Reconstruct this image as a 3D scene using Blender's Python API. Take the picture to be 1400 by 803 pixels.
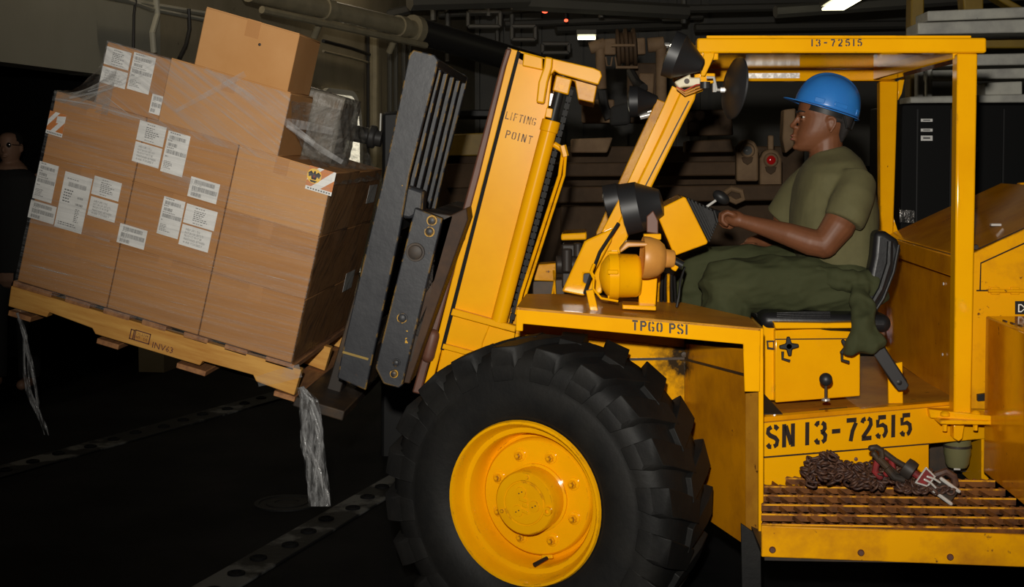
import bpy, bmesh, math, random
from mathutils import Vector, Matrix, noise, Euler
random.seed(7)
R = math.radians
scene = bpy.context.scene
for o in list(bpy.data.objects): bpy.data.objects.remove(o)

# ---------------------------------------------------------------- camera
FPX = 1900.0; PPY = 295.0; CAMZ = 1.63
cam_d = bpy.data.cameras.new('camera'); cam = bpy.data.objects.new('camera', cam_d)
scene.collection.objects.link(cam)
cam_d.sensor_width = 36; cam_d.lens = FPX/1400*36
cam_d.shift_y = -(401.5-PPY)/1400
cam_d.clip_end = 200
cam.location = (0, 0, CAMZ)
cam.rotation_euler = Euler((R(90-2.5), 0, R(3.31)), 'XYZ')
scene.camera = cam
RC = cam.rotation_euler.to_matrix(); CP = Vector((0, 0, CAMZ))
# ---------------------------------------------------------------- world, flash, exposure
w = bpy.data.worlds.new('world'); scene.world = w; w.use_nodes = True
w.node_tree.nodes['Background'].inputs[0].default_value = (.9, .85, .75, 1)
w.node_tree.nodes['Background'].inputs[1].default_value = .0022
fl = bpy.data.lights.new('camera_flash', 'SPOT'); fl.energy = 900; fl.spot_size = R(66); fl.spot_blend = .9
fl.shadow_soft_size = .035; fl.color = (1, .95, .86)
flo = bpy.data.objects.new('camera_flash', fl); scene.collection.objects.link(flo)
flo.location = (-.06, -.05, CAMZ+.27)
flo.rotation_euler = (Vector((.30, 5.0, 1.95))-flo.location).to_track_quat('-Z', 'Y').to_euler()
scene.view_settings.view_transform = 'Standard'; scene.view_settings.look = 'None'
scene.view_settings.gamma = 1; scene.view_settings.use_curve_mapping = False
scene.view_settings.exposure = 0.0
scene.cycles.transparent_max_bounces = 16; scene.cycles.max_bounces = 6

# ---------------------------------------------------------------- pixel helpers: a ray of the photograph meets a plane of the place
def ray(px, py): return RC @ Vector(((px-700)/FPX, -(py-PPY)/FPX, -1))
def P(px, py, Y):
    d = ray(px, py); return CP+d*(Y/d.y)
def PZ(px, py, z):
    d = ray(px, py); return CP+d*((z-CAMZ)/d.z)
def PPL(px, py, p0, n):
    d = ray(px, py); return CP+d*((p0-CP).dot(n)/d.dot(n))
YV = Vector((0, 1, 0)); ZV = Vector((0, 0, 1)); XV = Vector((1, 0, 0))
# ---------------------------------------------------------------- materials
def mk(name, base, rough=.5, metal=0, var=None, chip=None, bump=None, coat=0, rot=None, spec=.5, scorch=None, chip2=None, edge=None):
    m = bpy.data.materials.new(name); m.use_nodes = True; nt = m.node_tree; N = nt.nodes; L = nt.links
    b = N['Principled BSDF']; b.inputs['Roughness'].default_value = rough; b.inputs['Metallic'].default_value = metal
    b.inputs['Specular IOR Level'].default_value = spec; b.inputs['Coat Weight'].default_value = coat; b.inputs['Coat Roughness'].default_value = .08
    b.inputs['Base Color'].default_value = (*base, 1)
    tc = N.new('ShaderNodeTexCoord')
    def ns(scale, detail=4, stretch=(1, 1, 1)):
        mp = N.new('ShaderNodeMapping'); L.new(tc.outputs['Object'], mp.inputs[0])
        if rot: mp.vector_type = 'TEXTURE'; mp.inputs['Rotation'].default_value = rot
        mp2 = N.new('ShaderNodeMapping'); L.new(mp.outputs[0], mp2.inputs[0]); mp2.inputs['Scale'].default_value = stretch
        n = N.new('ShaderNodeTexNoise'); n.inputs['Scale'].default_value = scale; n.inputs['Detail'].default_value = detail
        n.inputs['Roughness'].default_value = .62
        L.new(mp2.outputs[0], n.inputs['Vector']); return n.outputs['Fac']
    def ramp(src, lo, hi):
        r = N.new('ShaderNodeMapRange'); L.new(src, r.inputs[0]); r.inputs[1].default_value = lo; r.inputs[2].default_value = hi
        return r.outputs[0]
    def mix(fac, a, c2):
        x = N.new('ShaderNodeMix'); x.data_type = 'RGBA'; L.new(fac, x.inputs[0])
        if a is None: x.inputs[6].default_value = (*base, 1)
        else: L.new(a, x.inputs[6])
        x.inputs[7].default_value = (*c2, 1); return x.outputs[2]
    cur = None
    if var:
        sc, c2, lo, hi = var[:4]; st = var[4] if len(var) > 4 else (1, 1, 1)
        cur = mix(ramp(ns(sc, 5, st), lo, hi), cur, c2)
    for ch in (chip, chip2):
        if ch:
            sc, c2, lo, hi = ch[:4]; st = ch[4] if len(ch) > 4 else (1, 1, 1)
            cur = mix(ramp(ns(sc, 6, st), lo, hi), cur, c2)
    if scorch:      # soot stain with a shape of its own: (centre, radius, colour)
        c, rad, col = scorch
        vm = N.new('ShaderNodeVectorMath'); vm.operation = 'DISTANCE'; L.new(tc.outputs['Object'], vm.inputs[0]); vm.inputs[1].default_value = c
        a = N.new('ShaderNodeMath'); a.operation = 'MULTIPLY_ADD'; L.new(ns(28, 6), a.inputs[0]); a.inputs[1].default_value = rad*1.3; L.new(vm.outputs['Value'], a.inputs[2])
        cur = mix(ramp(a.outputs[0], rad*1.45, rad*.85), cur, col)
    if edge:        # paint knocked off along the edges: (colour, noise scale, lo, hi)
        ec, es, lo, hi = edge
        bv = N.new('ShaderNodeBevel'); bv.samples = 4; bv.inputs['Radius'].default_value = .007
        ge = N.new('ShaderNodeNewGeometry'); dt = N.new('ShaderNodeVectorMath'); dt.operation = 'DOT_PRODUCT'; L.new(bv.outputs[0], dt.inputs[0]); L.new(ge.outputs['True Normal'], dt.inputs[1])
        e1 = ramp(dt.outputs['Value'], .985, .80); e2 = ramp(ns(es, 5), lo, hi)
        mu = N.new('ShaderNodeMath'); mu.operation = 'MULTIPLY'; L.new(e1, mu.inputs[0]); L.new(e2, mu.inputs[1])
        cur = mix(mu.outputs[0], cur, ec)
    if cur is not None: L.new(cur, b.inputs['Base Color'])
    if bump:
        sc, st = bump[:2]; sr = bump[2] if len(bump) > 2 else (1, 1, 1)
        bp = N.new('ShaderNodeBump'); bp.inputs['Strength'].default_value = st; bp.inputs['Distance'].default_value = .01
        L.new(ns(sc, 5, sr), bp.inputs['Height']); L.new(bp.outputs[0], b.inputs['Normal'])
    return m
def emit(name, col, s):
    m = bpy.data.materials.new(name); m.use_nodes = True; b = m.node_tree.nodes['Principled BSDF']
    b.inputs['Base Color'].default_value = (*col, 1); b.inputs['Emission Color'].default_value = (*col, 1); b.inputs['Emission Strength'].default_value = s
    return m
def filmmat(name, lo, hi, scale, stretch, rot, base_op, streak_op, rough=.22, col=(.85, .85, .85), diffuse=.25, painted_glint=None, spec=.9):
    m = bpy.data.materials.new(name); m.use_nodes = True; nt = m.node_tree; N = nt.nodes; L = nt.links
    for n in list(N):
        if n.type != 'OUTPUT_MATERIAL': N.remove(n)
    out = [n for n in N if n.type == 'OUTPUT_MATERIAL'][0]
    tr = N.new('ShaderNodeBsdfTransparent'); gl = N.new('ShaderNodeBsdfPrincipled'); gl.inputs['Roughness'].default_value = rough
    gl.inputs['Base Color'].default_value = (*[c*diffuse for c in col], 1); gl.inputs['Specular IOR Level'].default_value = spec
    tc = N.new('ShaderNodeTexCoord'); mp = N.new('ShaderNodeMapping'); mp.vector_type = 'TEXTURE'; mp.inputs['Rotation'].default_value = rot
    L.new(tc.outputs['Object'], mp.inputs[0])
    def nz(sc, st, lo, hi, a, b):
        m2 = N.new('ShaderNodeMapping'); m2.inputs['Scale'].default_value = st
        no = N.new('ShaderNodeTexNoise'); no.inputs['Scale'].default_value = sc; no.inputs['Detail'].default_value = 6; no.inputs['Roughness'].default_value = .65
        L.new(mp.outputs[0], m2.inputs[0]); L.new(m2.outputs[0], no.inputs['Vector'])
        mr = N.new('ShaderNodeMapRange'); L.new(no.outputs['Fac'], mr.inputs[0]); mr.inputs[1].default_value = lo; mr.inputs[2].default_value = hi
        mr.inputs[3].default_value = a; mr.inputs[4].default_value = b; return no.outputs['Fac'], mr.outputs[0]
    h, f = nz(scale, stretch, lo, hi, base_op, streak_op)
    if painted_glint:  # glints painted in as pale noise streaks of denser film
        _, g = nz(*painted_glint, 0, .75); mx_ = N.new('ShaderNodeMath'); mx_.operation = 'MAXIMUM'; L.new(f, mx_.inputs[0]); L.new(g, mx_.inputs[1]); f = mx_.outputs[0]
    bp = N.new('ShaderNodeBump'); bp.inputs['Strength'].default_value = .5; bp.inputs['Distance'].default_value = .01; L.new(h, bp.inputs['Height']); L.new(bp.outputs[0], gl.inputs['Normal'])
    mx = N.new('ShaderNodeMixShader'); L.new(f, mx.inputs[0]); L.new(tr.outputs[0], mx.inputs[1]); L.new(gl.outputs[0], mx.inputs[2])
    L.new(mx.outputs[0], out.inputs['Surface']); return m
TILT = R(15)
BR = (0, TILT, 0)        # the pallet leans back about the Y axis
RUST = (.10, .035, .012)
M = dict(
 yellow=mk('yellow_paint', (.86, .40, .002), .11, var=(3, (.78, .34, .002), .42, .7), chip=(26, (.13, .05, .01), .715, .74), spec=.4, edge=((.16, .06, .01), 14, .56, .62)),
 yellow_mast=mk('worn_mast_paint', (.86, .40, .002), .28, spec=.07, var=(3, (.78, .34, .002), .42, .7), chip=(26, (.13, .05, .01), .705, .735), edge=((.16, .06, .01), 14, .5, .58)),
 yellow_dirty=mk('worn_yellow_paint', (.74, .33, .002), .3, spec=.1, edge=(RUST, 14, .48, .56), var=(6, (.42, .16, .008), .45, .72), chip=(22, RUST, .64, .69), bump=(50, .06)),
 orange=mk('orange_paint', (.74, .29, .002), .13, spec=.35, var=(4, (.50, .17, .005), .42, .7), chip=(30, RUST, .69, .73)),
 lamp_orange=mk('faded_orange_paint', (.60, .27, .05), .42, var=(9, (.48, .2, .04), .4, .7)),
 brown_floor=mk('worn_brown_deck', (.55, .25, .02), .4, spec=.1, var=(5, (.36, .14, .015), .4, .7), chip=(22, (.08, .03, .01), .65, .7)),
 black_steel=mk('black_painted_steel', (.024, .025, .029), .42, spec=.25, var=(8, (.038, .039, .043), .4, .7), edge=((.62, .33, .02), 16, .48, .54), chip=(13, (.62, .33, .02), .715, .725), chip2=(35, (.09, .04, .02), .71, .74), bump=(30, .08)),
 dark_steel=mk('dark_oily_steel', (.028, .022, .018), .5, spec=.25, var=(6, (.08, .045, .02), .45, .7)),
 rust=mk('rust_brown_steel', (.12, .045, .025), .55, var=(9, (.07, .028, .018), .4, .7)),
 rusty_grate=mk('rusty_grating', (.16, .055, .010), .7, spec=.2, var=(18, (.06, .022, .008), .4, .62)),
 grate_bar=mk('worn_yellow_grating', (.70, .31, .005), .5, spec=.2, var=(16, (.20, .07, .010), .46, .56)),
 chain=mk('brown_rusty_chain', (.085, .036, .018), .6, var=(30, (.04, .018, .014), .4, .6)),
 rubber=mk('black_tyre_rubber', (.007, .0068, .0066), .6, spec=.22, var=(7, (.013, .012, .0105), .4, .7), bump=(45, .12)),
 rubber2=mk('black_moulded_rubber', (.014, .014, .015), .48),
 vinyl=mk('black_vinyl', (.010, .010, .011), .4, spec=.35, bump=(25, .1)),
 black=mk('black_plastic', (.012, .012, .012), .45, spec=.25),
 ink=mk('black_stencil_paint', (.02, .012, .008), .6),
 ink_worn=mk('worn_stencil_paint', (.10, .045, .012), .6, var=(40, (.5, .24, .01), .5, .62)),
 ink_brown=mk('brown_stamp_ink', (.09, .025, .02), .7),
 print=mk('black_print', (.10, .10, .10), .6),
 silver=mk('bare_metal', (.62, .60, .56), .3, metal=.35),
 greyplate=mk('grey_data_plate', (.32, .30, .28), .4, metal=.5, var=(60, (.6, .58, .55), .45, .6)),
 cream=mk('cream_bracket', (.62, .55, .38), .5),
 redwire=mk('red_wire', (.45, .03, .02), .4),
 red=mk('dull_red_paint', (.22, .02, .02), .6, spec=.2, var=(30, (.1, .02, .02), .45, .65)),
 card=mk('cardboard', (.49, .255, .10), .8, spec=.15, var=(3, (.44, .215, .075), .4, .7), bump=(90, .03), rot=BR),
 card2=mk('orange_cardboard', (.41, .195, .066), .75, spec=.2, var=(10, (.34, .155, .05), .38, .68, (.25, 1, 3)), bump=(60, .04), rot=BR),
 tape=mk('brown_packing_tape', (.42, .20, .07), .25),
 paper=mk('white_label_paper', (.70, .69, .66), .55, var=(12, (.60, .59, .56), .45, .7)),
 orange_tag=mk('orange_print', (.50, .15, .015), .5), yellow_tag=mk('yellow_print', (.75, .45, .03), .5),
 wood=mk('pale_pallet_wood', (.62, .33, .08), .75, spec=.2, var=(7, (.46, .20, .04), .38, .68, (.6, 2, 6)), bump=(30, .1, (.5, 1, 5)), rot=BR),
 wood2=mk('brown_pallet_wood', (.36, .16, .055), .7, var=(12, (.2, .08, .03), .4, .66, (4, .6, 4)), bump=(30, .12), rot=BR),
 skin=mk('brown_skin', (.150, .056, .024), .5, spec=.3, var=(14, (.12, .044, .019), .4, .7), bump=(160, .04)),
 lips=mk('lip_skin', (.25, .085, .065), .4),
 hair=mk('black_hair', (.012, .009, .008), .8, bump=(220, .5)),
 eye=mk('eye_white', (.6, .57, .52), .15), iris=mk('dark_iris', (.015, .008, .005), .1),
 hat=mk('blue_plastic', (.025, .17, .52), .3, var=(12, (.03, .20, .56), .45, .7)),
 shirt=mk('olive_cotton', (.098, .088, .034), .85, var=(20, (.085, .076, .029), .4, .7), bump=(300, .12)),
 trouser=mk('dark_olive_cloth', (.038, .042, .017), .85, spec=.2, var=(9, (.046, .050, .021), .4, .7), bump=(280, .12)),
 wall=mk('olive_grey_wall_paint', (.50, .48, .39), .55, spec=.3, var=(1.5, (.45, .43, .345), .4, .7), chip=(18, (.10, .09, .07), .74, .78)),
 wall2=mk('tan_grey_wall_paint', (.48, .41, .28), .55, spec=.3, var=(2.5, (.40, .34, .22), .4, .7), chip=(7, (.15, .12, .08), .68, .75)),
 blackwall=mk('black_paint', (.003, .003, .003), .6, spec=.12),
 floor=mk('black_nonskid_deck', (.0038, .0038, .004), .75, spec=.08, var=(2, (.011, .011, .011), .4, .7), bump=(160, .35), chip=(45, (.05, .05, .05), .765, .78)),
 strip=mk('grey_worn_strip', (.008, .008, .008), .65, spec=.2, chip=(2.6, (.10, .10, .095), .52, .58, (1, 1, 1)), bump=(30, .2)),
 ceiling=mk('dark_ceiling', (.05, .05, .045), .7),
 pipe=mk('grey_pipe', (.13, .125, .11), .5), pipe_beige=mk('beige_pipe', (.40, .34, .22), .5, var=(6, (.3, .26, .17), .4, .7)),
 pipe_black=mk('black_lagged_pipe', (.03, .028, .026), .5), white=mk('white_paint', (.78, .76, .68), .5),
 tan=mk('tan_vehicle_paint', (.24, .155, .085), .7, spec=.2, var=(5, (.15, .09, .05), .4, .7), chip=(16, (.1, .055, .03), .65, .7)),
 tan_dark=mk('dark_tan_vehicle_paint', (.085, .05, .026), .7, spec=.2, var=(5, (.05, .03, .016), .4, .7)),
 grey=mk('grey_steel_beam', (.55, .54, .47), .55, var=(6, (.36, .35, .32), .4, .7), chip=(20, (.08, .08, .07), .68, .73)),
 dull_yellow=mk('dull_yellow_paint', (.30, .19, .02), .5, var=(3, (.2, .12, .015), .4, .7)),
 glass=mk('lamp_glass', (.12, .12, .115), .08), redglass=mk('red_lamp_glass', (.45, .01, .01), .1),
 foil=mk('crumpled_foil', (.75, .73, .70), .18, metal=1, bump=(9, 1.0)),
 bowl=mk('smoky_plastic_bowl', (.14, .13, .06), .2), dark_skin=mk('light_skin', (.40, .22, .14), .5), dark_cloth=mk('black_cloth', (.022, .021, .019), .85),
)
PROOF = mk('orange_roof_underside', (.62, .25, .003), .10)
FILM = filmmat('clear_wrap_film', .45, .70, 26, (.10, 1, 5), (0, R(14), 0), .03, .20, diffuse=.55, painted_glint=(11, (.16, 1, 9), .635, .70))
FILMX = filmmat('clear_wrap_film_slanted', .45, .70, 16, (.15, 1, 5), (0, R(38), 0), .07, .36, diffuse=.6, painted_glint=(8, (.2, 1, 9), .62, .69))
FILMS = filmmat('shading_side_film', .50, .72, 9, (1, .5, 7), (R(35), 0, 0), .30, .75, diffuse=.09, col=(.6, .55, .5), spec=.5)  # brown-grey film, its tint darkened to stand in for shade on carton ends
FILMG = filmmat('crumpled_grey_film', .40, .60, 45, (1, 1, .22), (0, R(20), 0), .68, .97, diffuse=.26, col=(.60, .53, .43), rough=.35, spec=.35)
FILMD = filmmat('draped_film', .42, .64, 14, (.2, 1, 5), (0, R(-25), 0), .18, .6, diffuse=.4, col=(.8, .77, .7))
FILMT = filmmat('twisted_film', .47, .66, 55, (1, 1, .22), (0, 0, 0), .05, .75, rough=.12, diffuse=.5)
FILMB = filmmat('film_band_clear', .42, .66, 30, (.2, 1, .2), (0, 0, 0), .08, .42, rough=.15, diffuse=.7)

# ---------------------------------------------------------------- mesh builder
class MB:
    def __init__(s): s.v = []; s.f = []
    def add(s, vs, fs):
        n = len(s.v); s.v += [Vector(v) for v in vs]; s.f += [tuple(i+n for i in f) for f in fs]; return s
    def box(s, c, size, rot=None):
        c = Vector(c); h = Vector(size)/2; vs = []
        for x in (-1, 1):
            for y in (-1, 1):
                for z in (-1, 1):
                    d = Vector((x*h.x, y*h.y, z*h.z)); vs.append(c+(rot @ d if rot else d))
        return s.add(vs, [(0, 1, 3, 2), (4, 6, 7, 5), (0, 4, 5, 1), (2, 3, 7, 6), (0, 2, 6, 4), (1, 5, 7, 3)])
    def prism(s, pts, ext):
        pts = [Vector(p) for p in pts]; n = len(pts); ext = Vector(ext)
        return s.add(pts+[p+ext for p in pts], [tuple(range(n)), tuple(range(2*n-1, n-1, -1))]+[(i, (i+1) % n, n+(i+1) % n, n+i) for i in range(n)])
    def flat(s, pts): return s.add(pts, [tuple(range(len(pts)))])
    def loft(s, rings, cap=True):
        n = len(rings[0]); vs = [p for r in rings for p in r]; fs = []
        for k in range(len(rings)-1):
            for i in range(n): fs.append((k*n+i, k*n+(i+1) % n, (k+1)*n+(i+1) % n, (k+1)*n+i))
        if cap: fs += [tuple(range(n-1, -1, -1)), tuple((len(rings)-1)*n+i for i in range(n))]
        return s.add(vs, fs)
    def tube(s, pts, r, n=8, cap=True, flat=1.0, round_ends=False):
        pts = [Vector(p) for p in pts]; rs = list(r) if isinstance(r, (list, tuple)) else [r]*len(pts)
        if round_ends:
            d0 = (pts[0]-pts[1]).normalized(); d1 = (pts[-1]-pts[-2]).normalized()
            a, ra, b, rb = pts[0], rs[0], pts[-1], rs[-1]
            pts = [a+d0*ra*.98, a+d0*ra*.85, a+d0*ra*.5]+pts+[b+d1*rb*.5, b+d1*rb*.85, b+d1*rb*.98]
            rs = [ra*.15, ra*.53, ra*.87]+rs+[rb*.87, rb*.53, rb*.15]
        rings = []; up = None
        for i, p in enumerate(pts):
            t = (pts[min(i+1, len(pts)-1)]-pts[max(i-1, 0)]).normalized()
            if up is None:
                up = YV if abs(t.y) < .9 else ZV
            a = t.cross(up).normalized(); up = a.cross(t).normalized()
            rings.append([p+(a*math.cos(2*math.pi*k/n)+up*math.sin(2*math.pi*k/n)*flat)*rs[i] for k in range(n)])
        return s.loft(rings, cap)
    def cyl(s, p0, p1, r0, r1=None, n=16): return s.tube([p0, p1], [r0, r0 if r1 is None else r1], n)
    def lathe(s, prof, o, axis, n=32, cap=True):
        o = Vector(o); t = Vector(axis).normalized(); up = ZV if abs(t.z) < .9 else XV
        a = t.cross(up).normalized(); b = a.cross(t).normalized()
        return s.loft([[o+t*h+(a*math.cos(2*math.pi*k/n)+b*math.sin(2*math.pi*k/n))*max(r, 1e-4) for k in range(n)] for r, h in prof], cap)
    def ell(s, c, rad, rot=None, n=20, m=12):
        c = Vector(c); rings = []
        for j in range(m+1):
            ph = -math.pi/2+math.pi*j/m; cr = max(math.cos(ph), .01); z = math.sin(ph)
            ring = []
            for k in range(n):
                d = Vector((rad[0]*cr*math.cos(2*math.pi*k/n), rad[1]*cr*math.sin(2*math.pi*k/n), rad[2]*z))
                ring.append(c+(rot @ d if rot else d))
            rings.append(ring)
        return s.loft(rings)
    def grid(s, fn, nu, nv):
        vs = [fn(i/nu, j/nv) for j in range(nv+1) for i in range(nu+1)]
        return s.add(vs, [(j*(nu+1)+i, j*(nu+1)+i+1, (j+1)*(nu+1)+i+1, (j+1)*(nu+1)+i) for j in range(nv) for i in range(nu)])
    def mesh(s, name, mat, smooth=35):
        me = bpy.data.meshes.new(name); me.from_pydata([tuple(v) for v in s.v], [], s.f)
        bm = bmesh.new(); bm.from_mesh(me); bmesh.ops.recalc_face_normals(bm, faces=bm.faces); bm.to_mesh(me); bm.free()
        if mat: me.materials.append(mat)
        if smooth:
            me.polygons.foreach_set('use_smooth', [True]*len(me.polygons)); me.set_sharp_from_angle(angle=R(smooth))
        me.update(); return me
    def build(s, name, mat, parent=None, bevel=0, smooth=35, segs=2):
        o = bpy.data.objects.new(name, s.mesh(name, mat, smooth)); return finish(o, parent, bevel, segs)
def finish(o, parent=None, bevel=0, segs=2):
    scene.collection.objects.link(o)
    if parent:
        o.parent = parent
        if parent.name in WINV: o.matrix_parent_inverse = WINV[parent.name]
    if bevel:
        b = o.modifiers.new('bevel', 'BEVEL'); b.width = bevel; b.segments = segs; b.limit_method = 'ANGLE'; b.angle_limit = R(40)
    return o
WINV = {}
def tag(o, label, cat, group=None, kind=None):
    if label: o['label'] = label
    if cat: o['category'] = cat
    if group: o['group'] = group
    if kind: o['kind'] = kind
    return o
def thing(name, label, cat, loc=(0, 0, 0), group=None):
    o = bpy.data.objects.new(name, None); scene.collection.objects.link(o); o.location = loc; o.empty_display_size = .1
    WINV[o.name] = Matrix.Translation(-Vector(loc)); return tag(o, label, cat, group)
def plate(px, Y, th, name, mat, parent, bevel=.004, sub=None):
    """outline of the photograph at distance Y, th metres thick"""
    return MB().prism([P(x, y, Y) for x, y in px], (0, th, 0)).build(name, mat, parent, bevel)
def bar(a, b, wx, wy, name, mat, parent, bevel=.004):
    """square bar from a to b"""
    a = Vector(a); b = Vector(b); t = (b-a).normalized(); s_ = t.cross(YV)
    s_ = s_.normalized() if s_.length > .01 else XV
    u = s_.cross(t).normalized()
    ring = lambda p: [p+s_*wx/2+u*wy/2, p-s_*wx/2+u*wy/2, p-s_*wx/2-u*wy/2, p+s_*wx/2-u*wy/2]
    return MB().loft([ring(a), ring(b)]).build(name, mat, parent, bevel)
# ---------------------------------------------------------------- lettering
ST = {  # stencil strokes in a box .6 wide, 1 high, with the bridges of a stencil left open
 'S': [[(.56, .80), (.44, .92), (.36, .92)], [(.24, .92), (.08, .84), (.06, .68), (.18, .56), (.44, .44), (.54, .32), (.5, .14), (.36, .08)], [(.24, .08), (.14, .08), (.04, .2)]],
 'N': [[(.08, 0), (.08, 1)], [(.52, 0), (.52, 1)], [(.16, .92), (.44, .10)]],
 '1': [[(.3, 0), (.3, 1)]], 'I': [[(.3, 0), (.3, 1)]],
 '3': [[(.04, .80), (.14, .92), (.24, .92)], [(.36, .92), (.5, .84), (.52, .66), (.42, .54), (.3, .52)], [(.42, .50), (.55, .36), (.52, .16), (.38, .08)], [(.26, .08), (.14, .08), (.04, .22)]],
 '-': [[(.08, .5), (.52, .5)]],
 '7': [[(.04, .92), (.56, .92)], [(.54, .80), (.36, .45), (.26, 0)]],
 '2': [[(.05, .76), (.12, .9), (.24, .93)], [(.36, .93), (.5, .86), (.52, .66), (.38, .44), (.1, .12)], [(.04, .07), (.56, .07)]],
 '5': [[(.52, .93), (.10, .93)], [(.09, .84), (.08, .56), (.34, .60), (.5, .5), (.53, .28), (.44, .12), (.36, .08)], [(.24, .08), (.12, .1), (.04, .22)]],
 'T': [[(.02, .92), (.58, .92)], [(.3, .80), (.3, 0)]],
 'P': [[(.1, 0), (.1, 1)], [(.2, .92), (.44, .92), (.54, .80), (.54, .62), (.44, .50), (.2, .50)]],
 'G': [[(.52, .76), (.46, .9), (.36, .92)], [(.24, .92), (.10, .84), (.08, .5), (.10, .16), (.24, .08)], [(.36, .08), (.50, .12), (.52, .42), (.34, .44)]],
 'O': [[(.24, .92), (.10, .82), (.08, .5), (.10, .18), (.24, .08)], [(.36, .92), (.50, .82), (.52, .5), (.50, .18), (.36, .08)]],
 'L': [[(.1, 1), (.1, 0)], [(.2, .08), (.56, .08)]],
 'F': [[(.1, 0), (.1, 1)], [(.2, .92), (.56, .92)], [(.2, .52), (.46, .52)]],
}
def stencil(text, o, dx, up, h, name, mat, parent, thick=.17, adv=.86, wid=1.0, lift=None):
    o = Vector(o); dx = Vector(dx).normalized(); up = Vector(up).normalized(); nrm = lift if lift else dx.cross(up)
    if nrm.y > 0: nrm = -nrm
    mb = MB(); x = 0
    for ch in text:
        a = adv
        if ch in '1I': a = adv*.62
        if ch == ' ': x += adv*.55; continue
        off = -.19 if ch in '1I' else 0
        for pl in ST[ch]:
            pts = [Vector(((px+off)*wid+x, py)) for px, py in pl]
            n = len(pts); Ls = []; Rs = []
            for i, p in enumerate(pts):
                t = (pts[min(i+1, n-1)]-pts[max(i-1, 0)]).normalized(); nn = Vector((-t.y, t.x))*thick/2
                Ls.append(p+nn); Rs.append(p-nn)
            T = lambda q: o+dx*q.x*h+up*q.y*h+nrm*.0012
            mb.add([T(q) for q in Ls]+[T(q) for q in Rs], [(i, i+1, n+i+1, n+i) for i in range(n-1)])
        x += a*wid
    return mb.build(name, mat, parent, smooth=0)
def printed(text, o, dx, up, h, name, mat, parent, nrm=None, xs=1.0):
    cu = bpy.data.curves.new('t', 'FONT'); cu.body = text; cu.size = 1.0; cu.resolution_u = 1; cu.space_line = 1.0
    ob = bpy.data.objects.new('t', cu); scene.collection.objects.link(ob)
    me0 = ob.to_mesh(); dx = Vector(dx).normalized(); up = Vector(up).normalized(); o = Vector(o)
    nrm = nrm if nrm else -dx.cross(up)
    if nrm.y > 0: nrm = -nrm
    mb = MB(); mb.add([o+dx*v.co.x*h*xs+up*v.co.y*h+nrm*.0012 for v in me0.vertices], [tuple(p.vertices) for p in me0.polygons])
    ob.to_mesh_clear(); bpy.data.objects.remove(ob); bpy.data.curves.remove(cu)
    return mb.build(name, mat, parent, smooth=0)
def remeshed(mb, name, mat, parent, voxel, smooth_it=4, fac=.5, disp=None, post=None):
    me = mb.mesh(name, None, 0); o = bpy.data.objects.new('tmp', me); scene.collection.objects.link(o)
    r = o.modifiers.new('r', 'REMESH'); r.mode = 'VOXEL'; r.voxel_size = voxel
    s_ = o.modifiers.new('s', 'SMOOTH'); s_.iterations = smooth_it; s_.factor = fac
    dg = bpy.context.evaluated_depsgraph_get(); m2 = bpy.data.meshes.new_from_object(o.evaluated_get(dg))
    bpy.data.objects.remove(o)
    if disp:
        nn = [v.normal.copy() for v in m2.vertices]
        for v, n in zip(m2.vertices, nn): v.co += n*disp(v.co, n)
    m2.name = name; m2.materials.clear(); m2.materials.append(mat)
    m2.polygons.foreach_set('use_smooth', [True]*len(m2.polygons)); m2.update()
    ob = bpy.data.objects.new(name, m2); return finish(ob, parent)
# ================================================================ THE SETTING
def struct(mb, name, mat, bevel=0): return tag(mb.build(name, mat, None, bevel), None, None, kind='structure')
floor = struct(MB().box((3, 14, -.05), (26, 36, .1)), 'floor', M['floor'])
# left wall of the hangar runs away from the camera
WP = Vector((-3.41, 8, 0)); WD = Vector((.1, 1, 0)).normalized(); WN = Vector((1, -.1, 0)).normalized()
def WL(px, py, off=0): return PPL(px, py, WP+WN*off, WN)
def wallpt(s_, z, off=0): return WP+WD*s_+WN*off+ZV*z
def wallslab(s0, s1, z0, z1, th=.18): return MB().prism([wallpt(s0, z0), wallpt(s1, z0), wallpt(s1, z1), wallpt(s0, z1)], -WN*th)
LINT = 2.17
sA = (WL(133, 60)-WP).dot(WD); 
dA = WL(433, 150); dB = WL(492, 150); dtop = WL(470, 123).z
s0, s1 = (dA-WP).dot(WD), (dB-WP).dot(WD)
wl = struct(wallslab(-4, sA, LINT, 5.4, .2), 'wall_left', M['wall'])
wall_b = MB(); 
wall_b.prism([wallpt(sA+.01, LINT, -.012), wallpt(2.2, LINT, -.012), wallpt(2.2, 5.4, -.012), wallpt(sA+.01, 5.4, -.012)], -WN*.2)
wall_b.build('wall_panel', M['wall'], wl)
wall_c = MB()
wall_c.prism([wallpt(2.2, 0, -.012), wallpt(s0, 0, -.012), wallpt(s0, 5.4, -.012), wallpt(2.2, 5.4, -.012)], -WN*.2)
wall_c.prism([wallpt(s1, 0, -.012), wallpt(15.5, 0, -.012), wallpt(15.5, 5.4, -.012), wallpt(s1, 5.4, -.012)], -WN*.2)
wall_c.prism([wallpt(s0, dtop, -.012), wallpt(s1, dtop, -.012), wallpt(s1, 5.4, -.012), wallpt(s0, 5.4, -.012)], -WN*.2)
wall_c.build('wall_panel', M['wall2'], wl)
# dark bay under the left wall
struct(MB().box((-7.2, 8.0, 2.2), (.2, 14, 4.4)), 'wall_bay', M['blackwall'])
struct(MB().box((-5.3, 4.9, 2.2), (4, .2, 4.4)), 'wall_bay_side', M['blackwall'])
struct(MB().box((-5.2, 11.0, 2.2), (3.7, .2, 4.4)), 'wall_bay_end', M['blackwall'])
struct(MB().box((-5.3, 8.0, 3.4), (3.4, 6.2, .1)), 'ceiling_bay', M['blackwall'])
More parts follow.
